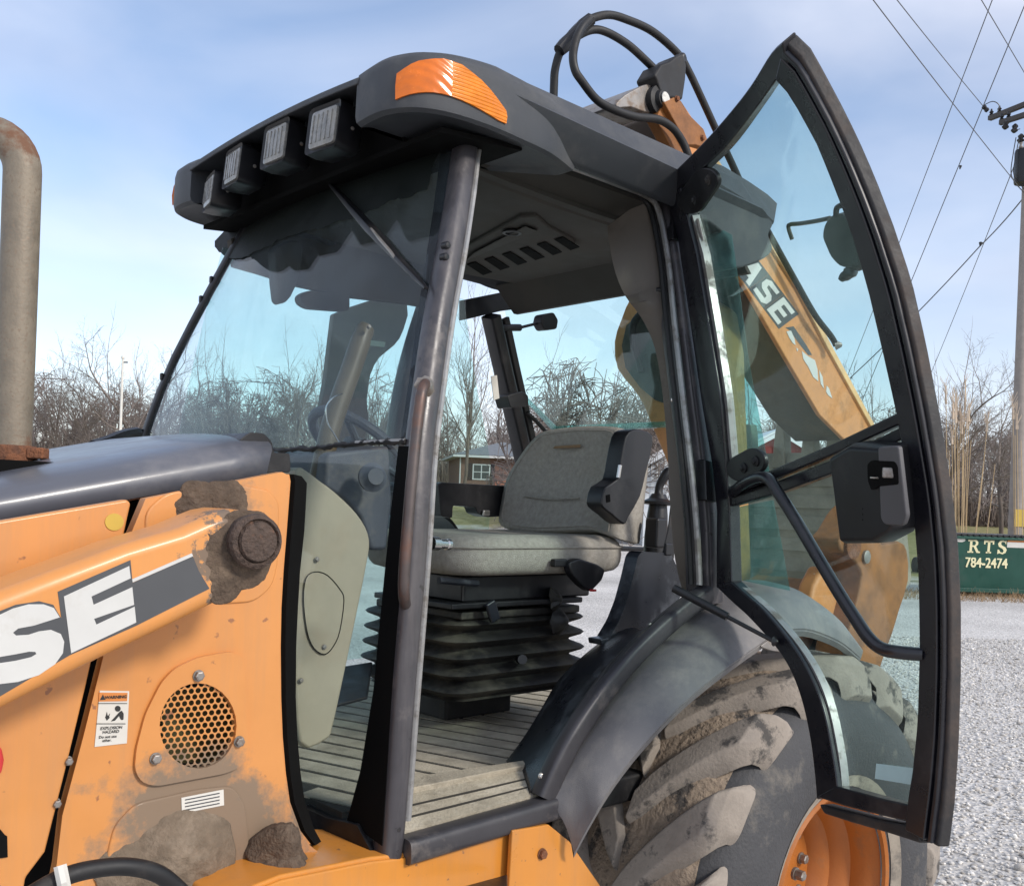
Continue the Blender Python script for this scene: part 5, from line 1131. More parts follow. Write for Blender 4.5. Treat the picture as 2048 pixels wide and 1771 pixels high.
# joint casting at the top, pin, guard, clamp
cst = smooth([(1232, 208), (1250, 190), (1275, 176), (1295, 168), (1312, 178), (1328, 205), (1320, 226), (1290, 224), (1262, 214), (1240, 216)], 2, closed=True)
slab_v(cst, 2.05, 2.35).build('pivot_casting', m_steel, dip, bevel=.01)
slab_v([(1312, 238), (1322, 215), (1338, 205), (1358, 250), (1375, 300), (1350, 310)], 2.02, 2.06).build('boom_tip', m_rustorange, dip, bevel=.004)
pcen = pv(1314, 202, 2.04); MB().lathe([(.045, .06), (.045, -.012), (.03, -.016), (.026, -.03), (.01, -.032)], pcen, (0, 1, 0), 22).build('pivot_pin', m_rubber, dip)
MB().lathe([(.022, 0), (.02, -.006), (.004, -.007)], pcen - VAX * .032, (0, 1, 0), 16).build('grease_cap', m_label, dip)
grd = [(1328, 204), (1350, 194), (1358, 196), (1372, 222), (1408, 258), (1416, 280), (1412, 296), (1392, 290), (1375, 290), (1352, 248)]
slab_v(grd, 2.0, 2.03).build('hose_guard', m_rustorange, dip, bevel=.004)
for q in ((1353, 198), (1404, 276)): bolt(pv(*q, 2.0), (0, -1, 0), .008, .008, m_rust, dip)
clamp_px = [(1309, 150), (1322, 128), (1340, 122), (1352, 112), (1366, 106), (1374, 130), (1372, 160), (1366, 200), (1345, 196), (1330, 200), (1320, 180), (1314, 160)]
clm = slab_v(clamp_px, 2.02, 2.10).build('hose_clamp', m_rubber, BH, bevel=.008)
lump(pv(1362, 118, 2.04), (0, -.6, .8), .022, .02, seed=61, n=14).build('clamp_cap', m_black, clm)
def hosep(px, v0, v1, r=.0125):
    vq = np.linspace(v0, v1, len(px)); return MB().tube(smooth([pv(x, y, v) for (x, y), v in zip(px, vq)], 6), r, 12).build('hydraulic_hose', m_rubber, BH)
hosep([(1107, 200), (1108, 170), (1110, 140), (1120, 105), (1140, 72), (1170, 44), (1214, 30), (1255, 40), (1306, 64), (1356, 108), (1377, 142), (1400, 190), (1434, 264), (1478, 359), (1500, 420)], 2.12, 2.06)
hosep([(1128, 98), (1150, 76), (1184, 60), (1214, 65), (1255, 89), (1290, 120), (1320, 150)], 2.12, 2.07)
hosep([(1178, 40), (1164, 55), (1152, 80), (1146, 112), (1150, 140), (1162, 160), (1194, 200), (1231, 221), (1272, 234), (1316, 239), (1346, 257), (1366, 285), (1378, 315)], 2.05, 1.98)
sl = MB().tube([pv(1118, 102, 2.1), pv(1130, 90, 2.095), pv(1150, 70, 2.09), pv(1168, 50, 2.08), pv(1182, 38, 2.07)], .021, 10, scale=[.9, 1.05, .95, 1, .9]).build('hose_sleeve', m_black, BH)
# pipe along the dipper
hosep([(1478, 359), (1540, 470), (1590, 560), (1630, 630), (1662, 672), (1672, 690)], 2.10, 2.08, .012)
lump(pv(1672, 690, 2.08), (.3, -1, 0), .02, .025, seed=63, n=14).build('pipe_fitting', m_steel, dip)

# bucket, curled up at the end of the dipper
BU = 3.95
bk = MB(); prof_b = [(.0, 2.05), (-.02, 1.98), (-.03, 1.90), (-.025, 1.80), (-.01, 1.68), (.02, 1.56), (.07, 1.46), (.16, 1.38), (.28, 1.35)]
B0, B1 = 2.09, 2.70
m_bucket = mat('weathered_bucket_steel', (.27, .24, .19), .75, var=.35, vscale=9., dirt=(.30, .27, .22), damt=.6, dscale=7, dthr=.5, dsoft=.2, bump=.4, bscale=60)
bucket = MB().sheet([np.array([BU + a, B0, z]) for a, z in prof_b], [np.array([BU + a, B1, z]) for a, z in prof_b], UAX, .02, 2).build('bucket', m_bucket, BH, angle=60)
sidep = [np.array([BU + a, 0, z]) for a, z in prof_b] + [np.array([BU + .45, 0, 1.5]), np.array([BU + .35, 0, 1.85]), np.array([BU + .1, 0, 2.06])]
for yv in (B0, B1 - .015): MB().solid([p + VAX * yv for p in sidep], [p + VAX * (yv + .015) for p in sidep]).build('bucket_side', m_bucket, bucket)
for k, z in enumerate((1.93, 1.83, 1.735, 1.64, 1.55, 1.47)):
    a = np.interp(-z, [-p[1] for p in prof_b], [p[0] for p in prof_b])
    MB().box((BU + a - .014, (B0 + B1) / 2 - .01, z), (.014, B1 - B0 - .03, .066 - .008 * (k % 2)), (np.array([1, 0, .1 * (k - 2)]), VAX, ZAX)).build('wear_strip', m_bucket, bucket, bevel=.004)
for k, x in enumerate((1500, 1565, 1622, 1672)):
    c = pu(x, 885, BU - .01); c[2] = 2.03; c[1] = min(max(c[1], B0 + .03), B1 - .03)
    rs = [[c + np.array([.028 * a, .034 * b * kk, hgt]) for a, b in ((-1, -1), (1, -1), (1, 1), (-1, 1))] for hgt, kk in ((-.05, 1.), (.04, .9), (.12, .7), (.155, .45))]
    MB().rings(rs).build('bucket_tooth', m_bucket, bucket, bevel=.005)
# stabiliser leg with pins and cylinder
sb_px = smooth([(1694, 1062), (1712, 1030), (1730, 1010), (1745, 1010), (1752, 1060), (1765, 1088), (1800, 1082), (1815, 1100), (1818, 1160), (1800, 1220), (1785, 1270), (1760, 1340), (1745, 1400), (1690, 1400), (1690, 1300), (1705, 1240), (1722, 1170), (1722, 1140), (1700, 1112), (1682, 1100), (1680, 1078)], 2, closed=True)
stab = slab_v(sb_px, 1.78, 1.90).build('stabiliser', m_rustorange, BH, bevel=.01)
MB().lathe([(.05, .05), (.05, -.012), (.044, -.016)], pv(1702, 1090, 1.78), (0, 1, 0), 20).build('stabiliser_pin', m_rust, stab)
MB().lathe([(.024, .05), (.024, -.01), (.02, -.012)], pv(1730, 1113, 1.78), (0, 1, 0), 16).build('stabiliser_pin', m_steel, stab)
MB().tube([pv(1720, 1140, 1.95), pv(1640, 1320, 1.95)], .065, 16).build('stabiliser_cylinder', m_black, stab)
slab_v([(1630, 1170), (1650, 1130), (1700, 1180), (1690, 1240), (1640, 1280), (1610, 1260)], 1.86, 1.93).build('cylinder_lug', m_worn, stab, bevel=.02)
slab_v([(1610, 1190), (1660, 1160), (1690, 1230), (1660, 1300), (1600, 1300)], 1.97, 2.3).build('swing_frame', m_rustorange, BH, bevel=.01)
# ================================================================== background
def lat(x, d): return (x - CX) / F * d
# ---- bare trees
class TreeGen:
    def __init__(s, seed): s.r = np.random.default_rng(seed); s.tr = []; s.cr = []
    def branch(s, p, d, L_, r, lvl, P):
        n = 4 if lvl <= 1 else 3; pts = [p]; rad = [r]; dd = d
        for k in range(n):
            dd = dd + s.r.normal(0, P['wig'] * (1 + .25 * lvl), 3) + np.array([0, 0, P['up'] * (lvl > 0)]); dd /= np.linalg.norm(dd)
            p = p + dd * L_ / n; pts.append(p); rad.append(r * (1 - (k + 1) / n * (.45 if lvl < P['lv'] else .7)))
        (s.tr if lvl == 0 else s.cr).append((np.array(pts), np.array(rad), 7 if lvl == 0 else 4 if lvl < 2 else 3))
        if lvl >= P['lv']: return
        nb = P['nb'][lvl]
        for k in range(nb):
            t = (P['t0'] if lvl == 0 else .25) + (1 - (P['t0'] if lvl == 0 else .25)) * (k + s.r.random()) / nb
            i = min(int(t * n), n - 1); q = pts[i] + (pts[i + 1] - pts[i]) * (t * n - i)
            ax = s.r.normal(0, 1, 3); ax -= dd * (ax @ dd); ax /= np.linalg.norm(ax)
            ang = s.r.uniform(*P['ang']); nd_ = dd * math.cos(ang) + ax * math.sin(ang)
            s.branch(q, nd_ / np.linalg.norm(nd_), L_ * s.r.uniform(*P['len']) * (1.05 - .35 * t if lvl == 0 else 1), max(rad[i] * s.r.uniform(.45, .62), .009), lvl + 1, P)
        # leader
        s.branch(pts[-1], dd, L_ * .6, rad[-1], lvl + 1, P)
def segs_to_mesh(segs):
    V, Q = [], []; off = 0
    for pts, rad, n in segs:
        m = len(pts); t = np.gradient(pts, axis=0); t /= np.linalg.norm(t, axis=1)[:, None] + 1e-9
        ref = np.array([.3, .8, .5]); a = np.cross(t, ref); a /= np.linalg.norm(a, axis=1)[:, None] + 1e-9; b = np.cross(t, a)
        th = np.arange(n) * 2 * math.pi / n
        ring = pts[:, None] + (a[:, None] * np.cos(th)[None, :, None] + b[:, None] * np.sin(th)[None, :, None]) * rad[:, None, None]
        V.append(ring.reshape(-1, 3)); i = np.arange(m - 1)[:, None] * n; j = np.arange(n)[None]; j2 = (j + 1) % n
        Q.append((off + np.stack([i + j, i + j2, i + n + j2, i + n + j], 2)).reshape(-1, 4)); off += m * n
    return np.concatenate(V), np.concatenate(Q)
def gen_tree(seed, kind, cnt=(16, 9, 6, 3), thick=1.9):
    g = TreeGen(seed)
    if kind == 'tall': P = dict(wig=.13, up=.04, lv=5, nb=(8, 5, 3, 3, 2), t0=.32, ang=(.4, .9), len=(.45, .68)); g.branch(np.zeros(3), np.array([0, 0, 1.]), 5.9, .17, 0, P)
    elif kind == 'slim': P = dict(wig=.07, up=.10, lv=5, nb=(9, 4, 3, 2, 2), t0=.35, ang=(.35, .8), len=(.36, .58)); g.branch(np.zeros(3), np.array([0, 0, 1.]), 7.0, .14, 0, P)
    elif kind == 'round':
        r = g.r
        def dome(n_, c=None, sg=1.):
            if c is None:
                v = r.normal(0, 1, 3); v[2] = abs(v[2]) * .9 - .12; v /= np.linalg.norm(v); return v * np.array([3.7, 3.7, 4.6]) * r.uniform(.82, 1.) + np.array([0, 0, 2.3])
            q = c + r.normal(0, sg, 3); v = (q - np.array([0, 0, 2.3])) / np.array([3.7, 3.7, 4.6]); L_ = np.linalg.norm(v); return q if L_ < 1 else np.array([0, 0, 2.3]) + v / L_ * np.array([3.7, 3.7, 4.6]) * r.uniform(.93, 1.03)
        def arc(a, b, r0, r1, n_, sides, lst, bend=.3):
            m = a + (b - a) * .5 + np.array([-(b - a)[0] * .25, -(b - a)[1] * .25, abs((b - a)[2]) * .12]) * bend * 2 + r.normal(0, .06, 3) * np.linalg.norm(b - a) * .5
            t = np.linspace(0, 1, n_)[:, None]; P_ = (1 - t) ** 2 * a + 2 * t * (1 - t) * m + t * t * b; lst.append((P_, np.linspace(r0, r1, n_), sides)); return P_
        for k in range(cnt[0]):
            T = dome(0); P1 = arc(np.array([r.normal(0, .12), r.normal(0, .12), 0.]), T, .075, .012, 9, 6, g.tr, .5)
            for j in range(cnt[1]):
                i1 = r.integers(3, 9); T2 = dome(0, T, 1.0); P2 = arc(P1[i1], T2, .036, .014, 6, 4, g.cr)
                for l in range(cnt[2]):
                    i2 = r.integers(2, 6); T3 = dome(0, T2, .55); P3 = arc(P2[i2], T3, .014 * thick, .008 * thick, 4, 3, g.cr)
                    for _ in range(cnt[3]): arc(P3[r.integers(1, 4)], dome(0, T3, .32), .009 * thick, .006 * thick, 3, 3, g.cr)
    elif kind == 'bush':
        P = dict(wig=.15, up=.05, lv=2, nb=(6, 5), t0=.1, ang=(.3, .8), len=(.4, .7))
        for k in range(7):
            a = k * .9; g.branch(np.array([.25 * math.cos(a), .25 * math.sin(a), 0.]), np.array([.5 * math.cos(a), .5 * math.sin(a), 1.]) / 1.12, 1.7, .035, 0, P)
    elif kind == 'sapling': P = dict(wig=.08, up=.1, lv=3, nb=(9, 4, 3), t0=.15, ang=(.3, .7), len=(.3, .5)); g.branch(np.zeros(3), np.array([0, 0, 1.]), 4.5, .05, 0, P)
    return g
m_bark = mat('grey_brown_bark', (.115, .092, .078), .95, var=.35, vscale=3., bump=.3, bscale=20)
m_twig = mat('bare_twigs', (.20, .168, .15), .95, var=.25, vscale=1.5)
m_twig_hazy = mat('hazy_wood_mass', (.215, .18, .165), .95, var=.3, vscale=.6)  # lighter grey-brown: distance haze put into the colour of the far wood
TREES = {}
def tree_meshes(seed, kind):
    if (seed, kind) not in TREES:
        g = gen_tree(seed, kind); ms = []
        for nm, sg, mm in (('trunk', g.tr, m_bark), ('crown', g.cr, m_twig)):
            v, f = segs_to_mesh(sg); me = bpy.data.meshes.new(nm); mesh_np(me, v, f); me.materials.append(mm); ms.append(me)
        TREES[(seed, kind)] = ms
    return TREES[(seed, kind)]
def tree(label, x, d, s, kind, seed, rz=0., sz=1., group=None, dz=-.1):
    P = at_d(x, 1000, d); t = bpy.data.objects.new('bare_tree', None); COL.objects.link(t); t.location = (P[0], P[1], P[2] + dz); t.rotation_euler = (0, 0, rz); t.scale = (s, s, s * sz)
    t['label'] = label; t['category'] = 'tree'
    if group: t['group'] = group
    for me in tree_meshes(seed, kind):
        o = bpy.data.objects.new(me.name.split('.')[0], me); COL.objects.link(o); o.parent = t
tree('wide many-stemmed bare tree in front of the house, seen over the seat', 1160, 47, 1.22, 'round', 3, .4, 1.05)
tree('tall thin bare tree left of the house, beside the cab post', 925, 64, .92, 'slim', 5, 1.2)
tree('tallest bare tree of the wood, behind the thin white mast', 268, 76, .98, 'tall', 2, .3)
tree('bare tree rising right of the mast against the windscreen edge', 320, 80, .95, 'tall', 1, 2.2)
tree('bare tree with open crown left of the mast', 182, 78, .84, 'tall', 4, 4.0)
tree('bare tree standing closest to the exhaust stack', 105, 82, .74, 'slim', 5, .9)
tree('bare tree seen through the middle of the windscreen', 590, 68, .84, 'tall', 4, 2.8)
tree('broad bare tree seen through the left of the windscreen', 450, 72, 1.15, 'round', 3, 1.4)
tree('bare tree showing between the quarter window and the dipper', 1545, 60, .86, 'tall', 1, 3.3)
tree('leafless tree just right of the dipper, behind the door glass', 1745, 62, .95, 'tall', 2, 5.1)
tree('bare tree beside the open door edge, above the reeds', 1880, 64, .98, 'tall', 4, .2)
tree('bare tree with a fine crown right beside the utility pole', 2005, 68, .92, 'tall', 2, 4.4)
# the wood behind as one mass
def wood():
    lib = [gen_tree(s_, k_) for s_, k_ in ((21, 'tall'), (22, 'slim'))] + [gen_tree(s_, 'round', (8, 6, 4, 2), 1.5) for s_ in (41, 42, 43)]
    for g in lib[:2]: g.cr = [(q[0], q[1] * 1.25, q[2]) for k, q in enumerate(g.cr) if q[1][0] > .013 or k % 7 < 2]
    bush = [gen_tree(s_, 'bush') for s_ in (31, 32, 33)] + [gen_tree(s_, 'sapling') for s_ in (34, 35)]
    lm = [segs_to_mesh(g.tr + g.cr) for g in lib]; bmh = [segs_to_mesh(g.tr + g.cr) for g in bush]
    V, Q = [], []; off = 0; r = np.random.default_rng(77)
    def put(mesh, x, d, s):
        nonlocal off
        v, f = mesh; P = at_d(x, 1000, d); a = r.uniform(0, 6.28); c_, s_ = math.cos(a), math.sin(a)
        w_ = np.stack([v[:, 0] * c_ - v[:, 1] * s_, v[:, 0] * s_ + v[:, 1] * c_, v[:, 2]], 1) * s + np.array([P[0], P[1], P[2] - .1])
        V.append(w_); Q.append(f + off); off += len(v)
    for k in range(112):
        x = -60 + 2300 * (k + r.uniform(0, 1)) / 112; d = r.uniform(84, 118); right = 1.2 if x > 1300 else 1.
        if k % 5 < 2: put(lm[r.integers(2)], x, d, r.uniform(.62, .92) * right)
        else: put(lm[2 + r.integers(3)], x, d, r.uniform(.85, 1.5) * right)
    for k in range(90):
        x = -60 + 2300 * r.random() ** (.8 if k % 3 else .5); d = r.uniform(76, 104); put(bmh[r.integers(5)], x, d, r.uniform(1., 1.9))
    me = bpy.data.meshes.new('far_wood'); mesh_np(me, np.concatenate(V), np.concatenate(Q))
    o = link('far_wood', me, m_twig_hazy, sm=False); o['kind'] = 'stuff'; o['label'] = 'brown leafless wood along the horizon'; o['category'] = 'wood'
wood()
# leaf litter bank and dense understorey at the foot of the wood
def understorey():
    r = np.random.default_rng(5); n = 26000
    x = r.uniform(-80, 2250, n); d = r.uniform(82, 108, n); X = cY * d + sY * (x - CX) / F * d; Y = sY * d - cY * (x - CX) / F * d
    z = ground_h(X, Y); h = r.uniform(.8, 4.2, n) * r.uniform(.5, 1, n); lx = r.normal(0, .35, (n, 2)); wd = r.uniform(.03, .09, n)
    p0 = np.stack([X, Y, z], 1); p1 = p0 + np.stack([lx[:, 0], lx[:, 1], h], 1)
    a = r.uniform(0, 3.14, n); e = np.stack([np.cos(a), np.sin(a), np.zeros(n)], 1) * wd[:, None]
    V = np.stack([p0 - e, p0 + e, p1 + e * .4, p1 - e * .4], 1).reshape(-1, 3); Q = np.arange(n * 4).reshape(-1, 4)
    me = bpy.data.meshes.new('understorey'); mesh_np(me, V, Q)
    o = link('undergrowth', me, mat('brown_undergrowth', (.18, .142, .12), .95, var=.4, vscale=.4), sm=False); o['kind'] = 'stuff'; o['label'] = 'dense brown undergrowth at the foot of the wood'; o['category'] = 'undergrowth'
understorey()

# ---- house
def house():
    d = 72; P0 = at_d(917, 1000, d); ex = RT0 * .985 + FW * .17; ey = np.cross(ZAX, ex); zb = P0[2] - .2; Wd, Dp, Hh = 10.5, 7.5, 2.75
    H_ = thing('brick_house', 'low brown brick house with grey hip roof seen behind the seat', 'house', (P0[0], P0[1], zb))
    def q(a, b, z): return P0 * np.array([1, 1, 0]) + ex * a + ey * b + ZAX * (zb + z)
    m_brick = mat('brown_brick', (.14, .085, .07), .9, var=.3, vscale=4., dirt=(.2, .12, .09), damt=.5, dscale=9, dthr=.5)
    m_shing = mat('grey_shingles', (.15, .165, .18), .9, var=.25, vscale=5.)
    m_wh = mat('white_house_trim', (.52, .53, .54), .5, var=.05)
    MB().solid([q(0, 0, 0), q(Wd, 0, 0), q(Wd, Dp, 0), q(0, Dp, 0)], [q(0, 0, Hh), q(Wd, 0, Hh), q(Wd, Dp, Hh), q(0, Dp, Hh)]).build('wall', m_brick, H_, sm=False)
    e = .55; b_ = [q(-e, -e, Hh), q(Wd + e, -e, Hh), q(Wd + e, Dp + e, Hh), q(-e, Dp + e, Hh)]; b2 = [p + ZAX * .16 for p in b_]
    MB().solid(b_, b2).build('fascia', m_wh, H_, sm=False)
    r0, r1 = q(Dp / 2 - .2, Dp / 2, Hh + 1.45), q(Wd - Dp / 2 + .2, Dp / 2, Hh + 1.45)
    up_ = [p + ZAX * .03 for p in b2]; rf = MB().add(up_ + [r0, r1], [(0, 1, 5, 4), (1, 2, 5), (2, 3, 4, 5), (3, 0, 4), (0, 1, 2, 3)]).build('roof', m_shing, H_, sm=False)
    MB().solid([q(6, 3.2, Hh + 1.), q(6.6, 3.2, Hh + 1.), q(6.6, 3.8, Hh + 1.), q(6, 3.8, Hh + 1.)], [q(6, 3.2, Hh + 2.), q(6.6, 3.2, Hh + 2.), q(6.6, 3.8, Hh + 2.), q(6, 3.8, Hh + 2.)]).build('chimney', m_brick, rf, sm=False)
    for a0 in (.95, 5.2):
        def pnl(nm, x0, x1, za, zc, m, y, th, par): return MB().solid([q(x0, y, za), q(x1, y, za), q(x1, y, zc), q(x0, y, zc)], [q(x0, y + th, za), q(x1, y + th, za), q(x1, y + th, zc), q(x0, y + th, zc)]).build(nm, m, par, sm=False)
        w_ = pnl('window', a0, a0 + 1.3, 1.15, 2.3, m_wh, -.06, .05, H_)
        for k in (0, 1):
            for j in (0, 1): pnl('pane', a0 + .09 + .6 * k, a0 + .61 + .6 * k, 1.24 + .52 * j, 1.70 + .52 * j, mat('dark_window_glass', (.06, .075, .08), .1, var=.1), -.075, .012, w_)
        for k in (-.34, 1.32): pnl('shutter', a0 + k, a0 + k + .32, 1.12, 2.33, m_black, -.05, .045, H_)
    MB().solid([q(2.4, -.5, 0), q(4.2, -.5, 0), q(4.2, -.02, 0), q(2.4, -.02, 0)], [q(2.4, -.5, 1.2), q(4.2, -.5, 1.2), q(4.2, -.02, 1.2), q(2.4, -.02, 1.2)]).build('brick_planter', mat('red_brick', (.27, .12, .075), .9, var=.3, vscale=5), H_, sm=False)
    MB().tube([q(.03, -.06, 0), q(.03, -.06, Hh)], .05, 8).build('downpipe', m_wh, H_)
house()
# ---- barn and shed
def barn(name, label, xl, xr, d, ye, yr, depth, mwall, mroof, trim):
    A = at_d(xl, 1000, d); B = at_d(xr, 1000, d); ln = np.linalg.norm((B - A)[:2]); A[2] = min(A[2], gz(B)) - .2
    H_ = thing(name, label, 'barn' if 'barn' in name else 'shed', tuple(A)); ex, ey = RT0, FW
    q = lambda a, b, z: A + ex * a + ey * b + ZAX * z
    he = pd((xl + xr) / 2, ye, d)[2] - A[2]; hr = pd((xl + xr) / 2, yr, d)[2] - A[2]
    MB().solid([q(0, 0, 0), q(ln, 0, 0), q(ln, 0, he), q(ln / 2, 0, hr), q(0, 0, he)], [q(0, depth, 0), q(ln, depth, 0), q(ln, depth, he), q(ln / 2, depth, hr), q(0, depth, he)]).build('wall', mwall, H_, sm=False)
    for k in range(int(ln / .6)):
        a = .3 + k * .6; hh = he + (hr - he) * (1 - abs(a / ln * 2 - 1)) - .05
        MB().box(q(a, -.02, hh / 2), (.05, .04, hh), (ex, ey, ZAX)).build('siding_rib', mwall, H_, sm=False)
    for s_ in (0, 1):
        e = (-.4, he - .4 * (hr - he) / (ln / 2)) if s_ == 0 else (ln + .4, he - .4 * (hr - he) / (ln / 2)); r_ = (ln / 2, hr)
        A_ = [q(e[0], -.4, e[1]), q(r_[0], -.4, r_[1]), q(r_[0], depth + .4, r_[1]), q(e[0], depth + .4, e[1])]
        rf = MB().solid([p + ZAX * .02 for p in A_], [p + ZAX * .16 for p in A_]).build('roof', mroof, H_, sm=False)
        MB().sheet([A_[0] - ey * .03, A_[1] - ey * .03], [A_[0] - ey * .03 - ZAX * .22, A_[1] - ey * .03 - ZAX * .22], ey, .04).build('barge_board', trim, rf, sm=False)
    MB().solid([q(ln * .3, -.05, 0), q(ln * .62, -.05, 0), q(ln * .62, -.05, 2.6), q(ln * .3, -.05, 2.6)], [q(ln * .3, -.01, 0), q(ln * .62, -.01, 0), q(ln * .62, -.01, 2.6), q(ln * .3, -.01, 2.6)]).build('door', mwall, H_, sm=False)
m_redw = mat('red_barn_siding', (.24, .035, .03), .7, var=.15, vscale=2.)
m_whroof = mat('white_metal_roof', (.75, .77, .8), .4, var=.05)
m_pale = mat('pale_metal_siding', (.62, .66, .70), .5, var=.06, vscale=1.)
barn('red_barn', 'red barn with a white metal roof behind the bucket teeth', 1440, 1665, 52, 925, 862, 10, m_redw, m_whroof, m_whroof)
barn('metal_shed', 'pale grey metal shed seen between the seat and the door post', 1288, 1425, 46, 925, 885, 8, m_pale, m_whroof, m_pale)

# ---- dumpster
def dumpster():
    d = 23.3; A = at_d(1893, 1000, d); ex = RT0 * .995 + FW * .06; ex /= np.linalg.norm(ex); ey = np.cross(ZAX, ex)
    T = thing('dumpster', 'dark green steel dumpster with pale stencilled letters standing in dry grass', 'dumpster', tuple(A))
    q = lambda a, b, z: A + ex * a + ey * b + ZAX * z
    m_gr = mat('dark_green_paint', (.006, .06, .042), .42, var=.12, vscale=3., dirt=(.04, .07, .055), damt=.4, dscale=2, dthr=.55)
    Wd = 2.6; zb, zt = .09, 1.42
    MB().solid([q(.06, .12, zb), q(Wd - .06, .12, zb), q(Wd - .06, 1.3, zb), q(.06, 1.3, zb)], [q(0, 0, zt), q(Wd, 0, zt), q(Wd, 1.5, zt), q(0, 1.5, zt)]).build('bin_body', m_gr, T, bevel=.015)
    MB().box(q(Wd / 2, -.02, zt - .03), (Wd + .06, .06, .07), (ex, ey, ZAX)).build('top_rim', m_gr, T, bevel=.01)
    MB().box(q(Wd / 2, .06, zb + .06), (Wd - .1, .05, .10), (ex, ey, ZAX)).build('bottom_rail', m_gr, T, bevel=.01)
    for k in range(2):
        l_ = MB().box(q(Wd * (.25 + .5 * k), .74, zt + .035), (Wd / 2 - .03, 1.56, .05), (ex, ey, ZAX)).build('lid', m_black, T, bevel=.012)
        for j in range(9): MB().box(q(Wd * .5 * k + .12 + j * .145, -.05, zt + .03), (.07, .03, .05), (ex, ey, ZAX)).build('lid_ridge', m_black, l_, bevel=.008)
    for a in (.25, 1.35, 2.4): MB().box(q(a, .2, .05), (.08, .10, .12), (ex, ey, ZAX)).build('foot', m_black, T)
    m_cream = mat('cream_stencil_paint', (.74, .68, .42), .6, var=.06)
    fy = lambda z: .12 * (zt - z) / (zt - zb)
    def pl(name, pts, m=m_cream): 
        A_ = [q(a, fy(z) - .006, z) for a, z in pts]; MB().solid(A_, [p + ey * .004 for p in A_]).build(name, m, T, sm=False)
    lx = lambda px: (px - 1893 + 12) / F * d; lz = lambda py: (1190 - py) * d / F + .09
    # R T S with slab serifs, drawn from strokes
    def rect(x0, y0, x1, y1): pl('stencil_letter', [(lx(x0), lz(y0)), (lx(x1), lz(y0)), (lx(x1), lz(y1)), (lx(x0), lz(y1))])
    rect(1933, 1084, 1938, 1110); rect(1929, 1084, 1941, 1087); rect(1929, 1107, 1941, 1110)
    pl('stencil_letter', [(lx(a), lz(b)) for a, b in ((1938, 1084), (1946, 1084), (1950, 1088), (1950, 1093), (1946, 1097), (1952, 1107), (1955, 1107), (1955, 1110), (1948, 1110), (1941, 1098), (1938, 1098), (1938, 1095), (1943, 1095), (1945, 1092), (1945, 1089), (1943, 1087), (1938, 1087))])
    rect(1970, 1084, 1975, 1110); rect(1962, 1084, 1983, 1088); rect(1962, 1088, 1965, 1092); rect(1980, 1088, 1983, 1092); rect(1967, 1107, 1978, 1110)
    pl('stencil_letter', [(lx(a), lz(b)) for a, b in ((2008, 1092), (2005, 1087), (2000, 1086), (1997, 1089), (1999, 1093), (2007, 1097), (2010, 1102), (2008, 1108), (2002, 1111), (1995, 1109), (1991, 1111), (1991, 1102), (1994, 1102), (1997, 1107), (2002, 1108), (2004, 1104), (2001, 1100), (1993, 1096), (1991, 1090), (1995, 1084), (2001, 1083), (2005, 1085), (2008, 1083))])
    z = lz(1130); place_text('stencil_number', '784-2474', .34, q(lx(1970), fy(z) - .008, z), ex, ZAX, m_cream, T, off=.008, ext=.003, sx=.80)
    e_ = [(lx(1913) + .12 * math.cos(a), lz(1085) + .05 * math.sin(a)) for a in np.linspace(0, 6.28, 18, endpoint=False)]; pl('maker_badge', e_, m_label)
    pl('notice_sticker', [(lx(2010), lz(1080)), (lx(2062), lz(1080)), (lx(2062), lz(1086)), (lx(2010), lz(1086))], m_lblorange); pl('notice_sticker', [(lx(2010), lz(1086)), (lx(2062), lz(1086)), (lx(2062), lz(1097)), (lx(2010), lz(1097))], m_label)
dumpster()
# dry grass round the dumpster
def drygrass():
    r = np.random.default_rng(6); n = 5200; d = r.uniform(21.8, 24.6, n); x = r.uniform(1500, 2120, n)
    keep = r.random(n) < np.clip((x - 1640) / 250, .1, 1); d, x = d[keep], x[keep]; n = len(d)
    X = cY * d + sY * (x - CX) / F * d; Y = sY * d - cY * (x - CX) / F * d
    h = r.uniform(.03, .16, n) * (1 + .9 * (r.random(n) > .9)); l = r.normal(0, .09, (n, 2)); p0 = np.stack([X, Y, np.zeros(n)], 1); p1 = p0 + np.stack([l[:, 0], l[:, 1], h], 1)
    a = r.uniform(0, 3.14, n); e = np.stack([np.cos(a), np.sin(a), np.zeros(n)], 1) * .006
    me = bpy.data.meshes.new('dry_grass'); mesh_np(me, np.stack([p0 - e, p0 + e, p1 + e * .3, p1 - e * .3], 1).reshape(-1, 3), np.arange(n * 4).reshape(-1, 4))
    o = link('dry_grass', me, mat('straw', (.30, .20, .11), .9, var=.4, vscale=3.), sm=False); o['kind'] = 'stuff'; o['label'] = 'dry brown grass round the foot of the dumpster'; o['category'] = 'grass'
drygrass()
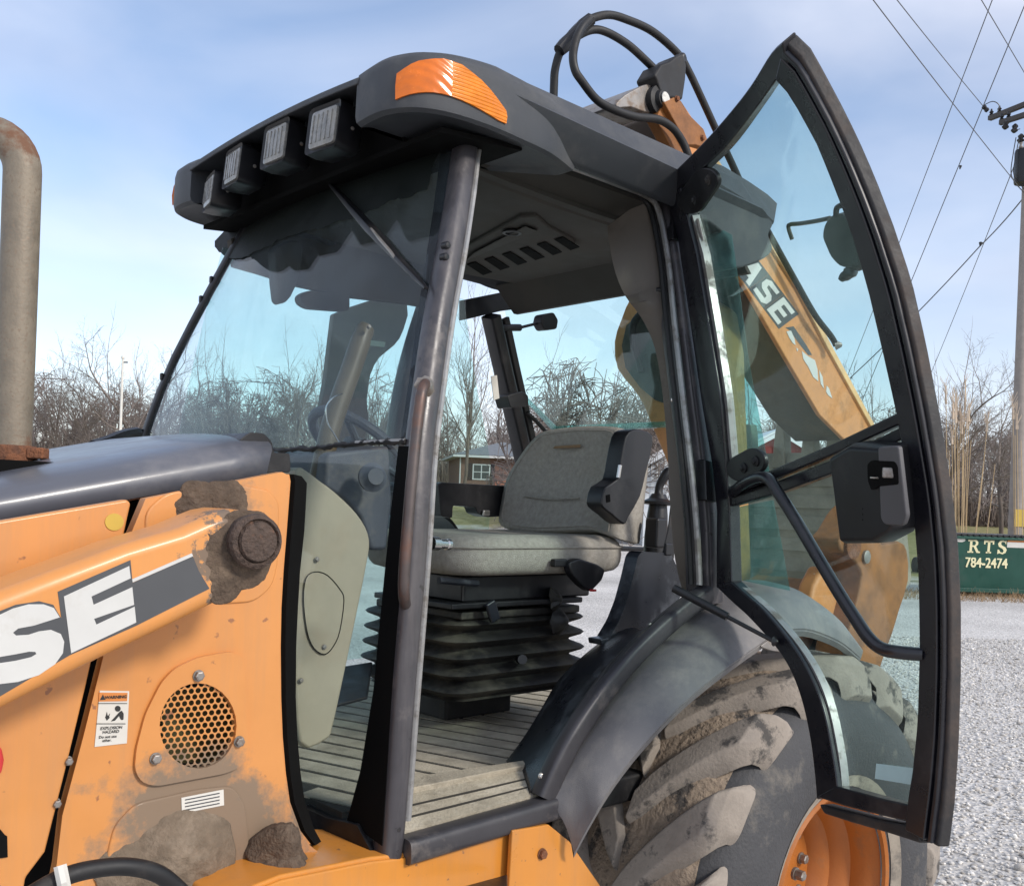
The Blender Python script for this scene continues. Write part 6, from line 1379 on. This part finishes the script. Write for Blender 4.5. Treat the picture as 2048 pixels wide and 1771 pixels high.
# ---- reeds behind the dumpster
m_reed = mat('straw_reed', (.50, .36, .20), .8, var=.2, vscale=4.); m_plume = mat('pale_reed_plume', (.50, .40, .30), .95, var=.2, vscale=8.)
def reeds(label, stalks, d):
    A = at_d(stalks[0][0], 1000, d); T = thing('reed_clump', label, 'reeds', tuple(A)); r = np.random.default_rng(len(stalks))
    for (x0, x1, y1, pl) in stalks:
        dd = d + r.uniform(-.3, .3); a = pd(x0, 1060, dd); a[2] = gz(a); b = pd(x1, y1, dd); mid = (a + b) / 2 + RT0 * r.uniform(-.06, .06); pts = smooth([a, mid, b], 5)
        s = MB().tube(pts, .0135, 6, scale=np.linspace(1, .5, len(pts))).build('stalk', m_reed, T)
        if pl:
            t = (b - a) / np.linalg.norm(b - a); lump(b - t * .1, t, .030, pl, n=10, rough=.3, seed=int(x1), rings_=6).build('plume', m_plume, s)
            for k in range(14):
                c = b + t * r.uniform(-.1, pl * .9); MB().tube([c, c + t * .25 + RT0 * r.uniform(-.14, .14)], .006, 4).build('plume_strand', m_plume, s)
reeds('tall straw coloured reed clump behind the left of the dumpster', [(1909, 1892, 800, .5), (1913, 1906, 830, .7), (1917, 1911, 838, .8), (1922, 1914, 822, .5), (1926, 1930, 812, .8), (1930, 1934, 850, .4), (1934, 1938, 835, .4), (1938, 1942, 880, 0), (1940, 1974, 855, .5), (1945, 1970, 905, 0), (1958, 1990, 928, 0), (1911, 1898, 900, 0), (1920, 1924, 860, .5), (1928, 1916, 880, 0), (1916, 1904, 880, .3), (1925, 1921, 850, .6), (1932, 1928, 900, 0)], 25.2)
reeds('few tall reeds growing at the foot of the utility pole', [(2034, 2026, 830, .4), (2040, 2034, 850, .4), (2044, 2042, 880, 0), (2038, 2030, 870, 0)], 24.9)
# ---- utility pole with crossarm and transformer
def pole():
    d = 26.; A = at_d(2033, 1000, d); T = thing('utility_pole', 'weathered wooden utility pole with crossarms and grey transformer behind the dumpster', 'utility pole', tuple(A))
    top = A + ZAX * 13.2
    m_wd = mat('weathered_pole_wood', (.27, .24, .215), .9, var=.2, vscale=5., bump=.2, bscale=30); m_arm_ = mat('dark_crossarm_wood', (.075, .07, .068), .9, var=.2)
    MB().tube([A - ZAX * .2, A + ZAX * 6, top], .19, 14, scale=[1, .82, .62]).build('pole_shaft', m_wd, T)
    MB().box(A + ZAX * 1.9 - FW * .18, (.25, .02, .45), (RT0, FW, ZAX)).build('pole_tag', m_yellow, T)
    for (x0, y0, x1, y1, d0) in ((1979, 237, 2110, 185, 27.2), (2000, 246, 2110, 210, 26.4)):
        a, b = pd(x0, y0, d0), pd(x1, y1, 25.2); t = (b - a) / np.linalg.norm(b - a)
        c_ = MB().box((a + b) / 2, (np.linalg.norm(b - a), .12, .12), (t, np.cross(ZAX, t), ZAX)).build('crossarm', m_arm_, T)
        for k in (.03, .16): MB().lathe([(.03, 0), (.06, .03), (.03, .06), (.06, .09), (.03, .13), (.02, .18)], a + (b - a) * k + ZAX * .06, (0, 0, 1), 10).build('insulator', m_black, c_)
    MB().lathe([(.05, 0), (.07, .05), (.05, .10), (.07, .15), (.05, .2)], pd(1966, 212, 27.3), RT0 * .6 - ZAX * .6, 10).build('insulator', m_black, T)
    for (x, y) in ((2010, 258), (2028, 265), (2040, 285)): MB().lathe([(.04, 0), (.09, .06), (.05, .12), (.08, .18), (.03, .25)], pd(x, y, 26.), (.3, 0, 1), 10).build('fuse_cutout', m_black, T)
    tc_ = pd(2048, 335, 25.7); tr = MB().lathe([(.02, -.42), (.22, -.42), (.235, -.38), (.235, .40), (.22, .45), (.1, .48)], tc_, (0, 0, 1), 20).build('transformer', m_black, T)
    MB().lathe([(.03, .45), (.06, .52), (.03, .58), (.05, .64)], tc_ + RT0 * -.1, (0, 0, 1), 10).build('bushing', m_steel, tr)
    for (px_) in ([(2032, 275), (2026, 310), (2022, 345), (2030, 365), (2048, 385)], [(2038, 278), (2030, 320), (2028, 350), (2048, 378)], [(1965, 212), (1985, 203), (1998, 210), (1996, 222)], [(2035, 250), (2026, 261), (2040, 258)]):
        MB().tube(smooth([pd(x, y, 25.6) for x, y in px_], 4), .012, 6).build('jumper_wire', m_black, T)
pole()
def wire(label, px, d0, d1, r=.011):
    dl = np.linspace(d0, d1, len(px)); o = MB().tube([pd(x, y, d) for (x, y), d in zip(px, dl)], r, 6).build('power_line', mat('grey_wire', (.10, .10, .11), .6, var=.1) if 'grey_wire' not in bpy.data.materials else bpy.data.materials['grey_wire'])
    return tag(o, label, 'power line', 'overhead wires of the utility pole')
def sagx(a, b, sag=0., n=9):
    t = np.linspace(0, 1, n); return [(a[0] + (b[0] - a[0]) * k, a[1] + (b[1] - a[1]) * k + sag * 4 * k * (1 - k)) for k in t]
wire('leftmost wire crossing the sky from the top edge down to the transformer', sagx((1725, -28), (2038, 374), 3), 16, 25.6, .010)
wire('wire running from the top edge to the left end of the crossarm', sagx((1772, -28), (1966, 212), 2), 17, 27.2, .010)
wire('thin wire going down left behind the top of the open door', sagx((1996, -30), (1680, 790), 3), 30, 60, .016)
w_ = wire('guy wire with a strain insulator passing left of the crossarm', sagx((2062, -20), (1700, 860), 0), 24, 40, .013)
lump(pd(1921, 332, 29.9), (-.3, 0, -1), .045, .12, n=10, rough=.05).build('strain_insulator', m_black, w_)
wire('short wire in the upper right corner', sagx((1945, -30), (2075, 190), 0), 18, 24, .010)
w_ = wire('twisted service cable with a black clamp sloping down behind the door', sagx((2065, 372), (1960, 492), 5) + sagx((1960, 492), (1700, 756), 6)[1:], 25.8, 34, .017)
lump(pd(1962, 486, 28.4), (-.5, 0, -1), .06, .12, n=10, rough=.05).build('cable_clamp', m_black, w_)
wire('thin wire dropping from the transformer past the service cable', sagx((2032, 322), (1850, 775), 4), 25.8, 50, .012)
# ---- thin white mast by the wood
A = at_d(236, 1000, 50); o = thing('mast', 'thin white mast standing before the wood left of the cab', 'mast', tuple(A))
MB().tube([A, A + ZAX * 3, A + ZAX * (8.5 - A[2])], .075, 10, scale=[1.1, .95, .75]).build('mast_shaft', mat('white_mast_paint', (.66, .64, .58), .5, var=.1), o)
MB().lathe([(.09, 0), (.10, .06), (.06, .14), (.01, .16)], A + ZAX * (8.48 - A[2]), (0, 0, 1), 10).build('mast_cap', m_label, o)
MB().box(A + ZAX * (8.3 - A[2]) + RT0 * .12, (.25, .06, .08), (RT0, FW, ZAX)).build('mast_bracket', m_steel, o)
# ---- small dark lawn tractor half hidden by the door
def tractor():
    A = at_d(1880, 1000, 31); T = thing('lawn_tractor', 'small dark lawn tractor with a round lamp beside the door edge', 'lawn tractor', tuple(A))
    q = lambda a, b, z: A + RT0 * a + FW * b + ZAX * z
    MB().box(q(.2, 0, .62), (.62, 1.0, .40), (RT0, FW, ZAX)).build('bonnet', m_black, T, bevel=.08, seg=3)
    MB().box(q(.2, .9, .45), (.8, 1.1, .16), (RT0, FW, ZAX)).build('deck', m_black, T, bevel=.03)
    MB().box(q(.2, 1.1, .85), (.45, .12, .5), (RT0, FW, ZAX)).build('seat', m_black, T, bevel=.04)
    for a, b, r_ in ((-.15, -.2, .2), (.55, -.2, .2), (-.2, 1.1, .28), (.6, 1.1, .28)):
        w_ = MB().lathe([(r_ * .4, -.07), (r_ * .95, -.08), (r_, -.04), (r_, .04), (r_ * .95, .08), (r_ * .4, .07)], q(a, b, r_), RT0, 18).build('wheel', m_rubber, T)
    for a in (.08, .38): MB().lathe([(.06, 0), (.06, .03), (.03, .045)], q(a, -.5, .68), -FW, 14).build('lamp', m_label, T)
    MB().tube([q(.2, .3, .8), q(.2, .55, 1.05)], .02, 8).build('steering_column', m_black, T)
tractor()
